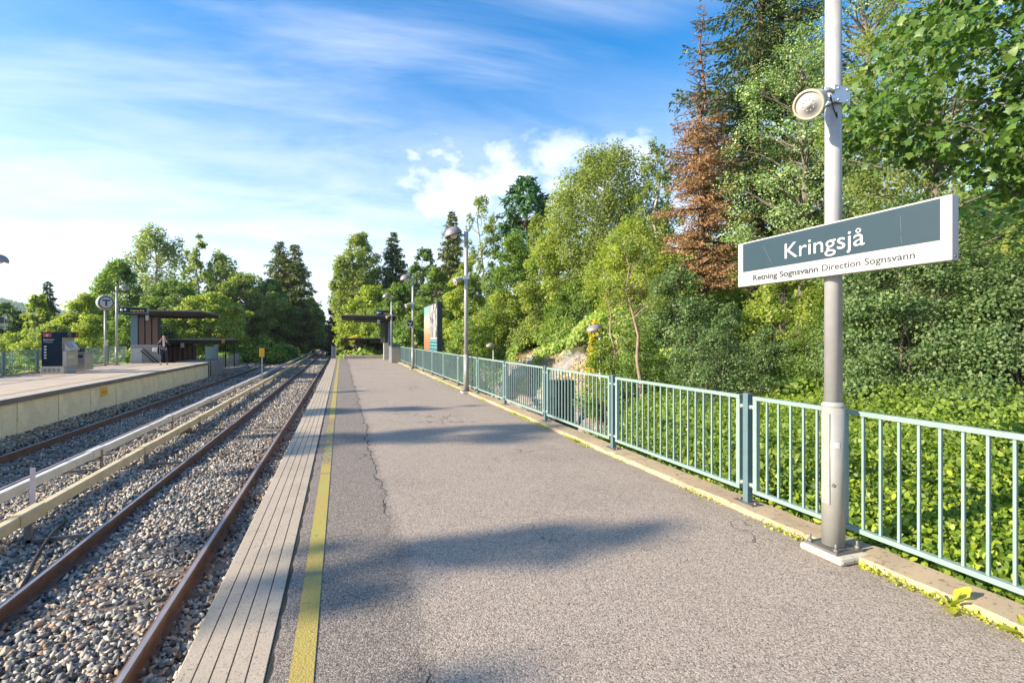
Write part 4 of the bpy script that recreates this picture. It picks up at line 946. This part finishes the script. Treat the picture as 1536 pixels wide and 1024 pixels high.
# end ladder and blocks
e = empty('end_ladder', (-7.55, YL+.25, -1.1)); tag(e, 'dark metal ladder at the far end of the left platform wall', 'ladder')
MB().box(-.03,.03,-.22,-.18,0,1.15).box(-.03,.03,.18,.22,0,1.15).build('side_rail', M['postd'], e)
m = MB(); [m.box(-.02,.02,-.18,.18,z-.015,z+.015) for z in (.2,.45,.7,.95)]; m.build('rungs', M['galv'], e)
tag(MB().box(-9.4,-7.5,YL+.6,38.4,-1.35,.04).build('end_block', M['concrete'], bevel=.03), 'rough grey concrete block at the end of the left platform', 'concrete wall')
m = MB(); vs = [(-7.75,38.5,-1.4),(-7.5,38.5,-1.4),(-7.5,38.5,-.62),(-7.75,38.5,-.62),(-7.75,47,-1.4),(-7.5,47,-1.4),(-7.5,47,-.85),(-7.75,47,-.85)]
m.add(vs, [(0,1,2,3),(7,6,5,4),(1,5,6,2),(3,2,6,7),(0,3,7,4),(0,4,5,1)]); tag(m.build('low_wall', M['concrete'], bevel=.02), 'low concrete kerb wall beyond the end of the left platform', 'wall')
def mesh_fence(name, x, y0, y1, z0, z1, label, mat='glassteal', dens=.12):
    e = empty(name, (x, y0, z0)); tag(e, label, 'fence'); L = y1-y0; n = max(1, int(L/2)); h = z1-z0
    for i in range(n+1): MB().box(-.03,.03,-.03+L*i/n,.03+L*i/n,-.5,h+.05).build('post', M['tealpost'], e)
    m = MB()
    for i in range(n):
        a, b = L*i/n+.05, L*(i+1)/n-.05; m.box(-.015,.015,a,b,h-.03,h); m.box(-.015,.015,a,b,.05,.08); k = int((b-a)/dens)
        for q in range(k+1): y = a+(b-a)*q/k; m.box(-.008,.008,y-.008,y+.008,.08,h-.03)
    m.build('mesh_panel', M[mat], e)
mesh_fence('railing_fence', -7.9, YL+.9, 38.6, .05, .92, 'teal railing on the concrete end block of the left platform', 'teal', .09)
mesh_fence('mesh_fence', -8.4, 39.0, 49.0, -1.0, .15, 'grey mesh fence beyond the end of the left platform', 'galv', .16)
# pale panel at the railing end
tag(MB().box(-.03,.03,-.35,.35,0,.95).build('white_board', M['white'], loc=(-8.0, 38.9, .06)), 'pale upright board at the end of the teal railing', 'board')

# ------------------------------------------------------------------ shelters over the stairs
def slatwall(m, x0, x1, y, z0, z1, n, t=.05):
    w = (x1-x0)/n
    for i in range(n): m.box(x0+w*i+.04, x0+w*(i+1)-.04, y, y+t, z0, z1)
def shelter_left():
    e = empty('stair_shelter', (0, 0, 0)); tag(e, 'dark flat-roofed stair shelter on the left platform behind the person', 'shelter')
    r = MB().box(-12.0,-8.0,34.5,39.8,2.93,3.02).build('roof', M['roofdark'], e); MB().box(-12.03,-7.97,34.46,39.83,3.022,3.09).build('roof_edge', M['roofedge'], r)
    m = MB(); [m.box(-12.0,-8.05,y,y+.07,2.80,2.93) for y in np.arange(34.7,39.8,.62)]; m.box(-11.9,-8.3,36.9,37.1,2.68,2.80); m.build('roof_beam', M['roofdark'], r)
    MB().box(-11.62,-10.15,35.0,35.22,-.1,1.06).box(-11.62,-11.40,35.22,39.5,-.1,1.06).build('concrete_wall', M['concrete'], e, .01)
    MB().box(-11.62,-11.28,35.02,35.20,1.062,2.80).box(-11.62,-11.50,35.20,39.5,1.062,2.80).build('cladding', M['blueend'], e)
    m = MB(); slatwall(m, -11.27, -10.25, 35.08, 1.07, 2.66, 3); m.build('slat_panel', M['slat'], e)
    MB().box(-11.27,-10.18,35.14,35.22,1.065,2.80).build('back_panel', M['black'], e)
    MB().box(-11.60,-11.05,34.985,34.999,.0,.84).build('white_panel', M['white'], e)
    h = MB().tube([(-11.05,34.85,.80),(-10.92,34.85,.80),(-10.15,34.85,-.02)], .03, 8).tube([(-11.15,34.85,.68),(-11.02,34.85,.68),(-10.35,34.85,-.02)], .03, 8); h.build('handrail', M['black'], e)
    MB().box(-10.8,-10.65,34.75,34.85,2.50,2.78).build('light_fixture', M['white'], e)
    l = MB().box(-11.6,-8.1,38.2,47.5,1.22,1.33).build('lower_roof', M['roofdark'], e); MB().box(-11.62,-8.08,38.16,47.52,1.332,1.40).build('roof_edge', M['roofedge'], l)
    m = MB(); [m.box(-11.6,-8.12,y,y+.07,1.08,1.22) for y in np.arange(38.4,47.4,.62)]; m.build('roof_beam', M['roofdark'], l)
    MB().box(-11.5,-9.55,39.6,39.7,-1.0,1.08).build('back_panel', M['black'], e)
    m = MB(); slatwall(m, -11.0, -10.2, 39.5, -.6, .85, 3); slatwall(m, -9.95+.0, -9.6+.0, 39.5, -.6, .9, 1); slatwall(m, -10.1, -9.3, 39.45, -.6, .95, 3); m.build('slat_panel', M['slat'], e)
    m = MB(); [m.box(x,x+.08,y,y+.08,-1.2,1.1) for x in (-11.5,-8.4) for y in (40.5,43.5,46.8)]; m.build('roof_post', M['postd'], e)
    return e
shelter_left()
e = empty('yellow_sign', (-8.05, 0, 0)); 
X, Y = at(322, 36.2); e.location = (-8.06, Y-.0, 1.0); tag(e, 'yellow plate hanging on the edge of the left lower roof', 'sign')
MB().box(0,.02,-.5,.5,.10,.36).build('sign_plate', M['yplate'], e); text_obj('Utgang', 'lettering', .6, .10, (.0205,-.3,.17), (0,1,0), (0,0,1), 'textk', e)
tag(MB().box(-.09,.09,-.05,.05,0,.30).build('light_box', M['white'], loc=(-9.75, 37.9, .84)), 'small white box light under the left lower roof', 'light fixture')
def exit_sign(x0, x1, y, z0, z1, label, first_word):
    e = empty('exit_sign', (x0, y, z0)); tag(e, label, 'sign', 'illuminated exit signs'); w, h = x1-x0, z1-z0
    MB().box(0,w,-.06,.06,0,h).build('sign_case', M['blueend'], e, .005); MB().box(.03,w-.06,-.064,-.06,.04,h-.03).build('sign_field', M['navy'], e)
    text_obj(first_word, 'lettering', w*.48, .11, (w*.40,-.064,h*.32), (1,0,0), (0,0,1), 'texty', e, .01)
    for q, cx_ in enumerate((w*.11, w*.26)):
        MB().lathe([(.075,0),(.075,.003),(0,.003)], (cx_,-.064,h*.5), (0,-1,0), 18).build('pictogram', M['textw'] if q == 0 else M['signblue'], e)
        MB().box(cx_-.035,cx_+.03,-.0695,-.0672,h*.5-.012,h*.5+.012).build('arrow', M['textk'] if q == 0 else M['textw'], e)
exit_sign(-11.40, -10.05, 32.75, 2.80, 3.13, 'blue-framed hanging exit sign beside the left shelter roof', 'Utgang Exit')
exit_sign(2.15, 3.30, 34.3, 2.93, 3.27, 'dark exit sign standing on the edge of the right shelter roof', 'Utgang Exit')
def shelter_right():
    e = empty('stair_shelter', (0, 0, 0)); tag(e, 'dark flat-roofed stair shelter at the far end of the right platform', 'shelter')
    r = MB().box(0.02,3.45,34.5,39.5,2.76,2.90).build('roof', M['roofdark'], e); MB().box(-.01,3.48,34.46,39.53,2.902,2.96).build('roof_edge', M['roofedge'], r)
    MB().box(.9,3.45,34.7,39.3,2.62,2.758).build('roof_beam', M['roofdark'], r)
    MB().box(2.80,3.00,35.3,39.4,1.1,2.615).build('column', M['black'], e); MB().box(3.002,3.32,35.2,39.4,.06,2.615).build('cladding', M['blueend'], e)
    MB().box(2.70,3.00,34.9,35.25,.0,1.12).build('concrete_post', M['whiteconc'], e, .01)
    MB().box(2.25,2.42,34.62,34.72,2.40,2.66).build('light_fixture', M['white'], e)
    l = MB().box(.18,3.3,40.5,47,1.28,1.40).build('lower_roof', M['roofdark'], e); MB().box(.16,3.32,40.46,47.03,1.402,1.46).build('roof_edge', M['roofedge'], l)
    MB().box(2.1,3.3,40.6,46.9,1.06,1.278).build('roof_beam', M['roofdark'], l)
    MB().box(3.02,3.30,40.8,46.8,-1.0,1.058).build('lower_column', M['black'], e)
shelter_right()
e = empty('grit_box', (3.1, 30.3, 0)); tag(e, 'grey steel cabinet standing at the kerb before the right shelter', 'cabinet')
MB().box(-.32,.20,0,1.9,.0,.98).build('cabinet_body', M['gate'], e, .01); MB().box(-.30,.18,-.02,-.001,.05,.86).build('door', M['slab'], e); MB().box(-.34,.22,-.04,1.94,.981,1.03).build('lid', M['postd'], e, .005)

# ------------------------------------------------------------------ round T sign
X, Y = -11.7, 31.9; e = empty('station_symbol_sign', (X, Y, 0)); tag(e, 'round white sign with a black T in a ring on a tall pole', 'sign')
MB().tube([(0,0,0),(0,0,2.95)], .055, 14).build('pole', M['sleeve'], e)
MB().box(.03,.13,-.09,-.03,1.05,1.32).build('junction_box', M['white'], e, .01)
nrm = Vector((.62,-.785,0)); cc = Vector((0,0,3.30)); pr = [(0,-.13),(.36,-.13),(.375,-.115),(.375,.115),(.36,.13),(0,.13)]
dr = MB().lathe(pr, cc, nrm, 40).build('sign_drum', M['white'], e)
MB().lathe([(.338,.1315),(.280,.1315)], cc, nrm, 48).build('ring', M['textk'], dr)
rt = Vector((.785,.62,0)); m = MB(); c2 = cc + nrm*.133
m.obox(c2+Vector((0,0,.12)), rt, nrm, (0,0,1), .18, .0015, .040); m.obox(c2+Vector((0,0,-.045)), rt, nrm, (0,0,1), .045, .0015, .132); m.build('letter', M['textk'], dr)

# ------------------------------------------------------------------ ticket machine and waste bins
e = empty('ticket_machine', (-11.48, 25.45, 0)); tag(e, 'navy and steel ticket machine standing by the left fence', 'ticket machine')
W, D, Ht = .74, 1.0, 1.70
MB().box(0,W-.06,.0,D,.30,Ht).build('cabinet_body', M['navy'], e, .008)
MB().box(-.02,W,-.02,D+.02,0,.298).build('plinth', M['whiteconc'], e, .01)
m = MB(); [m.box(.08+.15*i,.17+.15*i,-.024,-.02,.08,.22) for i in range(4)]; m.build('vent', M['concrete'], e)
MB().box(.05,.33,-.004,0,1.50,1.66).build('logo_plate', M['red'], e); text_obj('#', 'logo', .10, .10, (.14,-.0045,1.53), (1,0,0), (0,0,1), 'textw', e, .01)
text_obj('Billetter', 'lettering', .36, .06, (.07,-.001,1.36), (1,0,0), (0,0,1), 'textw', e, .01); text_obj('Tickets', 'lettering', .30, .055, (.07,-.001,1.27), (1,0,0), (0,0,1), 'textw', e)
m = MB(); [m.box(.09,.17,-.004,0,1.08-.115*i,1.14-.115*i) for i in range(5)]; m.build('pictogram', M['textw'], e)
MB().box(W-.058,W+.10,.02,D-.02,1.47,Ht).build('header', M['navy'], e, .004)
text_obj('Billett', 'lettering', .30, .055, (W+.101,.08,1.60), (0,1,0), (0,0,1), 'textw', e); text_obj('Tickets', 'lettering', .28, .045, (W+.101,.08,1.52), (0,1,0), (0,0,1), 'textw', e)
MB().box(W+.10,W+.104,.74,.92,1.50,1.66).build('logo_plate', M['red'], e)
MB().box(W-.058,W-.04,.02,D-.02,.95,1.468).build('back_plate', M['stainless'], e); MB().box(W-.058,W+.08,.02,D-.02,.30,.93).build('lower_front', M['stainless'], e, .006)
MB().box(W+.08,W+.09,.10,.62,.62,.74).build('tray', M['cream'], e)
m = MB(); m.add([(W-.03,.10,1.32),(W-.03,.90,1.32),(W+.17,.90,.99),(W+.17,.10,.99),(W-.03,.10,.935),(W-.03,.90,.935),(W+.17,.90,.935),(W+.17,.10,.935)], [(0,3,2,1),(3,7,6,2),(0,4,7,3),(1,2,6,5),(4,5,6,7),(0,1,5,4)]); m.build('console', M['stainless'], e)
dn = Vector((.33,0,.20)).normalized(); sl = Vector((-.20,0,.33)).normalized()
MB().obox(Vector((W+.075,.30,1.155))+dn*.004, (0,1,0), sl, dn, .16, .12, .004).build('screen', M['screen'], e); MB().obox(Vector((W+.075,.68,1.155))+dn*.004, (0,1,0), sl, dn, .14, .13, .004).build('keypad', M['white'], e)
e = empty('waste_bin', (-11.05, 27.3, 0)); tag(e, 'low pale steel double waste bin right of the ticket machine', 'waste bin')
MB().box(-.42,.40,-.28,.55,.05,.78).build('bin_body', M['stainless'], e, .01); MB().box(-.45,.43,-.30,.58,.781,.82).build('lid', M['roofedge'], e, .005)
m = MB(); m.box(-.34,-.06,-.284,-.28,.60,.70); m.box(.04,.32,-.284,-.28,.60,.70); m.build('slot', M['black'], e); MB().box(-.30,.10,.1,.5,.822,1.0).build('ash_tray', M['black'], e, .01)

# ------------------------------------------------------------------ distant train
e = empty('metro_train', at(495.5, 198) + (float(rise(195)) - .95 + .35,)); tag(e, 'distant pale train with dark windows at the end of the tracks', 'train')
MB().box(-1.55,1.55,0,17,.25,3.3).build('train_body', M['white'], e, .15); MB().box(-1.2,-.1,-.03,0,1.7,2.9).box(.1,1.2,-.03,0,1.7,2.9).build('windscreen', M['black'], e)
MB().box(-1.5,1.5,-.05,-.002,.15,.95).build('bumper', M['rust'], e); MB().box(-1.3,1.3,.3,16,-.35,.24).build('bogie', M['black'], e)
for s in (-1,1): MB().box(s*1.1-.15,s*1.1+.15,-.08,-.052,1.1,1.3).build('headlight', M['globe'], e)

# ------------------------------------------------------------------ the person
def skin(name, chains, mat, parent, sub=2):
    V, E, Rr = [], [], []
    def idx_of(p, r):
        for i, q in enumerate(V):
            if (Vector(q)-Vector(p)).length < 1e-5: return i
        V.append(tuple(p)); Rr.append(r); return len(V)-1
    for ch in chains:
        prev = None
        for p, r in ch:
            i = idx_of(p, r)
            if prev is not None and prev != i: E.append((prev, i))
            prev = i
    me = bpy.data.meshes.new(name); me.from_pydata(V, E, []); o = bpy.data.objects.new(name, me); COL.objects.link(o)
    md = o.modifiers.new('skin', 'SKIN'); md.use_smooth_shade = True
    for i, sv in enumerate(me.skin_vertices[0].data): sv.radius = Rr[i] if isinstance(Rr[i], tuple) else (Rr[i], Rr[i]); sv.use_root = (i == 0)
    s = o.modifiers.new('sub', 'SUBSURF'); s.levels = sub; s.render_levels = sub; me.materials.append(mat); o.parent = parent; return o
def person():
    X, Y = at(246, 27.6); root = empty('person', (X, Y, 0), math.radians(10)); tag(root, 'person in dark clothes standing on the left platform with both hands raised to the face', 'person')
    skinm = plain('skin', (.55,.34,.24), .5, 0, .05); jac = plain('black_jacket', (.015,.016,.018), .8); jean = plain('dark_trousers', (.018,.022,.04), .8); hair = plain('brown_hair', (.05,.028,.018), .6); wh = plain('pale_cloth', (.62,.60,.58), .7)
    pel = (0,0,.86)
    chains = [[(pel,(.135,.10)), ((0,0,1.0),(.115,.085)), ((0,0,1.18),(.135,.09)), ((0,0,1.31),(.14,.08)), ((0,-.01,1.37),(.06,.05)), ((0,-.02,1.42),(.048,.05)), ((0,-.035,1.50),(.072,.088)), ((0,-.03,1.57),(.068,.08))]]
    for s in (-1, 1):
        chains.append([(pel,.1), ((s*.085,0,.80),.088), ((s*.11,-.02,.46),.058), ((s*.135,.01,.10),.038), ((s*.14,-.02,.045),.036), ((s*.155,-.15,.03),.028)])
    armL = [((0,0,1.31),.1), ((-.17,0,1.31),.052), ((-.25,-.03,1.07),.042), ((-.17,-.22,1.24),.034), ((-.12,-.27,1.34),.026)]
    armR = [((0,0,1.31),.1), ((.17,0,1.31),.052), ((.26,-.04,1.08),.042), ((.15,-.23,1.27),.034), ((.09,-.28,1.37),.026)]
    chains += [armL, armR]
    body = skin('body', chains, skinm, root)
    for (h, s) in ((Vector((-.12,-.27,1.34)), 1), (Vector((.09,-.28,1.37)), -1)):
        hc = []
        palm = h + Vector((.015*s,-.015,.045)); hc.append([(h,.022),(palm,.028)])
        for i in range(4):
            b = palm + Vector((-.026+.017*i, -.004, .028)); k1 = b + Vector((.004*s,-.020,.022-.002*abs(i-1.5))); k2 = k1 + Vector((.012*s,-.012,.008)); k3 = k2 + Vector((.012*s,.008,-.004)); hc.append([(palm,.028),(b,.0095),(k1,.009),(k2,.008),(k3,.007)])
        th = palm + Vector((.028*s,-.010,-.010)); hc.append([(palm,.028),(th,.011),(th+Vector((.016*s,-.014,.018)),.009)])
        skin('hand', hc, skinm, body, 1)
    # face: nose, eyes, mouth, ears
    MB().lathe([(.012,0),(.009,.02),(0,.03)], (0,-.115,1.495), (0,-1,-.2), 8).build('nose', skinm, body)
    for s in (-1,1):
        MB().lathe([(.009*math.sin(t),-.009*math.cos(t)) for t in np.linspace(0,3.14,6)], (s*.028,-.113,1.525), n=8).build('eye', M['black'], body); MB().lathe([(.02,0),(.016,.01),(0,.012)], (s*.072,-.03,1.505), (s,0,0), 8).build('ear', skinm, body)
    MB().box(-.022,.022,-.122,-.112,1.452,1.460).build('mouth', M['red'], body)
    skin('hair', [[((0,-.01,1.585),(.085,.085)),((0,.03,1.54),(.085,.075)),((0,.055,1.45),(.075,.05)),((0,.06,1.36),(.06,.035))]], hair, root)
    ja = [[((0,0,.84),(.15,.115)), ((0,0,1.0),(.135,.10)), ((0,0,1.18),(.155,.108)), ((0,0,1.325),(.15,.09)), ((0,0,1.37),(.075,.06))]]
    for a in (armL, armR): ja.append([((0,0,1.325),.1)] + [(p, r+.016) for p, r in a[1:4]])
    skin('jacket', ja, jac, root)
    tr = []
    for s in (-1,1): tr.append([((0,0,.86),(.14,.11)), ((s*.085,0,.79),.10), ((s*.11,-.02,.46),.070), ((s*.133,.01,.12),.055)])
    skin('trousers', tr, jean, root)
    for s in (-1,1): skin('shoe', [[((s*.14,.02,.045),(.045,.04)),((s*.148,-.08,.04),(.045,.035)),((s*.158,-.17,.03),(.038,.026))]], M['black'], root)
    MB().box(-.05,.05,-.13,-.118,.98,1.33).build('shirt_front', wh, root, .004)
    b = empty('shoulder_bag', (X-.36, Y-.02, .72)); tag(b, 'pale bag hanging from the arm of the standing person', 'bag'); MB().box(-.16,.14,-.06,.06,0,.20).build('bag_body', wh, b, .03)
    MB().tube([(-.10,0,.19),(-.02,0,.32),(.10,0,.36),(.12,0,.19)], .012, 8).build('strap', M['black'], b)
    c = empty('folded_jacket', (X-.24, Y-.05, .50)); tag(c, 'dark coat draped over the arm of the standing person', 'coat'); skin('cloth', [[((0,0,.5),(.07,.05)),((-.02,0,.3),(.09,.05)),((0,0,.06),(.06,.03))]], jac, c)
person()

# ------------------------------------------------------------------ far woods on the hills as one mass
rng = np.random.RandomState(44); n = 26000; az = np.radians(rng.uniform(-36, 2, n)); rr_ = rng.uniform(560, 1650, n); X = rr_*np.sin(az); Y = rr_*np.cos(az); Zg = ground(X, Y)
cone = np.array([(1,0,0),(.3,.95,0),(-.8,.6,0),(-.8,-.6,0),(.3,-.95,0),(0,0,1.0)]); cf = np.array([(0,1,5),(1,2,5),(2,3,5),(3,4,5),(4,0,5)])
hh = rng.uniform(9, 17, n); ww = hh*rng.uniform(.28,.42,n); V = cone[None]*np.stack([ww,ww,hh],1)[:,None,:] + np.stack([X,Y,Zg-1],1)[:,None,:]
M['lf_far'] = leafmat('far_forest', [(.02,.05,.02),(.035,.075,.025),(.05,.09,.03)], .1, .8, patch=.004)
tag(mesh_np('forest', V.reshape(-1,3), [(np.arange(n)[:,None,None]*6+cf[None]).reshape(-1,3)], M['lf_far']), kind='stuff')

# ------------------------------------------------------------------ sky, sun, camera
SUN_EL, SUN_AZ = R(25), R(-90)         # azimuth from +Y clockwise
w = bpy.data.worlds.new('World'); scene.world = w; w.use_nodes = True; nt = w.node_tree; bg = nt.nodes['Background']
def N_(t): return nt.nodes.new(t)
def lk(a, b): nt.links.new(a, b)
sky = N_('ShaderNodeTexSky'); sky.sky_type = 'NISHITA'; sky.sun_disc = False; sky.sun_elevation = SUN_EL; sky.sun_rotation = SUN_AZ
sky.air_density = 1.0; sky.dust_density = .4; sky.ozone_density = 2.2
tc = N_('ShaderNodeTexCoord'); sx = N_('ShaderNodeSeparateXYZ'); lk(tc.outputs['Generated'], sx.inputs[0])
def mth(op, a, b=None):
    m = N_('ShaderNodeMath'); m.operation = op
    for i, v in enumerate((a, b)):
        if v is None: continue
        if isinstance(v, (int, float)): m.inputs[i].default_value = v
        else: lk(v, m.inputs[i])
    return m.outputs[0]
zc = mth('MAXIMUM', sx.outputs[2], .0)
den = mth('ADD', zc, .16); cxx = mth('DIVIDE', sx.outputs[0], den); cyy = mth('DIVIDE', sx.outputs[1], den)
cb = N_('ShaderNodeCombineXYZ'); lk(cxx, cb.inputs[0]); lk(cyy, cb.inputs[1])
def nz(scale, detail, rough, mscale, rot=0, loc=(0,0,0), dist=0):
    mp = N_('ShaderNodeMapping'); mp.inputs['Scale'].default_value = mscale; mp.inputs['Rotation'].default_value = (0,0,rot); mp.inputs['Location'].default_value = loc
    lk(cb.outputs[0], mp.inputs[0]); n = N_('ShaderNodeTexNoise'); n.inputs['Scale'].default_value = scale; n.inputs['Detail'].default_value = detail; n.inputs['Roughness'].default_value = rough; n.inputs['Distortion'].default_value = dist
    lk(mp.outputs[0], n.inputs[0]); return n.outputs['Fac']
def sm(v, a, b):
    m = N_('ShaderNodeMapRange'); m.interpolation_type = 'SMOOTHSTEP'; m.inputs[1].default_value = a; m.inputs[2].default_value = b; lk(v, m.inputs[0]); return m.outputs[0]
cir = sm(nz(1.5, 9, .6, (.45,1.7,1), R(-28), (1.3,.2,0), .4), .36, .86)
cir = mth('MULTIPLY', cir, sm(nz(.55, 3, .5, (1,1,1), 0, (4,2,0)), .30, .56))
low = mth('SUBTRACT', 1.0, sm(sx.outputs[2], .06, .56)); cir2 = mth('MULTIPLY', sm(nz(2.2, 9, .65, (.7,1.2,1), .3, (3,7,0), .3), .22, .74), low)
# cumulus puffs low over the hillside
px = N_('ShaderNodeMapping'); px.inputs['Scale'].default_value = (1,1,1.6); lk(tc.outputs['Generated'], px.inputs[0])
cn = N_('ShaderNodeTexNoise'); cn.inputs['Scale'].default_value = 7.5; cn.inputs['Detail'].default_value = 9; cn.inputs['Roughness'].default_value = .55; lk(px.outputs[0], cn.inputs[0])
az_ = N_('ShaderNodeMath'); az_.operation = 'ARCTAN2'; lk(sx.outputs[0], az_.inputs[0]); lk(sx.outputs[1], az_.inputs[1])
band = mth('MULTIPLY', sm(az_.outputs[0], R(-6), R(9)), mth('SUBTRACT', 1.0, sm(az_.outputs[0], R(33), R(44))))
vert = mth('MULTIPLY', sm(sx.outputs[2], .12, .26), mth('SUBTRACT', 1.0, sm(sx.outputs[2], .335, .42)))
cum = sm(mth('ADD', cn.outputs['Fac'], mth('MULTIPLY', mth('MULTIPLY', band, vert), .16)), .575, .73)
cum = mth('MULTIPLY', cum, mth('MULTIPLY', band, vert))
hs = N_('ShaderNodeHueSaturation'); hs.inputs['Saturation'].default_value = 1.45; hs.inputs['Value'].default_value = .88; lk(sky.outputs[0], hs.inputs['Color']); lk(mth('ADD', 1.0, mth('MULTIPLY', sm(sx.outputs[2], .10, .60), .55)), hs.inputs['Saturation'])
cf_ = mth('MINIMUM', mth('MAXIMUM', mth('MAXIMUM', mth('MULTIPLY', cir, .62), mth('MULTIPLY', cir2, .85)), mth('MULTIPLY', cum, .8)), 1.0)
mx = N_('ShaderNodeMix'); mx.data_type = 'RGBA'; lk(cf_, mx.inputs[0]); lk(hs.outputs[0], mx.inputs[6]); mx.inputs[7].default_value = (3.75, 4.0, 4.6, 1); lk(mx.outputs[2], bg.inputs['Color'])
bg.inputs['Strength'].default_value = .15
sd = bpy.data.lights.new('sun', 'SUN'); sd.energy = 5.0; sd.angle = R(.7); sd.color = (1.0, .86, .67)
so = bpy.data.objects.new('sun', sd); COL.objects.link(so)
dirv = Vector((math.sin(SUN_AZ)*math.cos(SUN_EL), math.cos(SUN_AZ)*math.cos(SUN_EL), math.sin(SUN_EL)))
so.rotation_euler = dirv.to_track_quat('Z', 'Y').to_euler(); so.location = (-20, 0, 20)
cd = bpy.data.cameras.new('camera'); cd.sensor_width = 36; cd.lens = F/1536*36; cd.shift_y = -(512-HY)/1536; cd.clip_start = .05; cd.clip_end = 6000
co = bpy.data.objects.new('camera', cd); COL.objects.link(co); co.location = (0,0,H); co.rotation_euler = (R(90), 0, -TH); scene.camera = co
scene.view_settings.view_transform = 'Standard'; scene.view_settings.look = 'None'; scene.view_settings.gamma = 1; scene.view_settings.exposure = 1.15
c = scene.cycles; c.max_bounces = 6; c.diffuse_bounces = 3; c.glossy_bounces = 2; c.transmission_bounces = 4; c.transparent_max_bounces = 4; c.use_denoising = True

hm = bpy.data.materials.new('air_haze'); hm.use_nodes = True; ht = hm.node_tree; ht.nodes.clear()
vp = ht.nodes.new('ShaderNodeVolumePrincipled'); vp.inputs['Color'].default_value = (.80,.88,1,1); vp.inputs['Density'].default_value = .0002; vp.inputs['Anisotropy'].default_value = .2
oo = ht.nodes.new('ShaderNodeOutputMaterial'); ht.links.new(vp.outputs[0], oo.inputs['Volume'])
hz_ = MB().box(-2700,2700,-500,2700,-40,140).build('haze', hm); tag(hz_, kind='stuff')
c.volume_bounces = 0
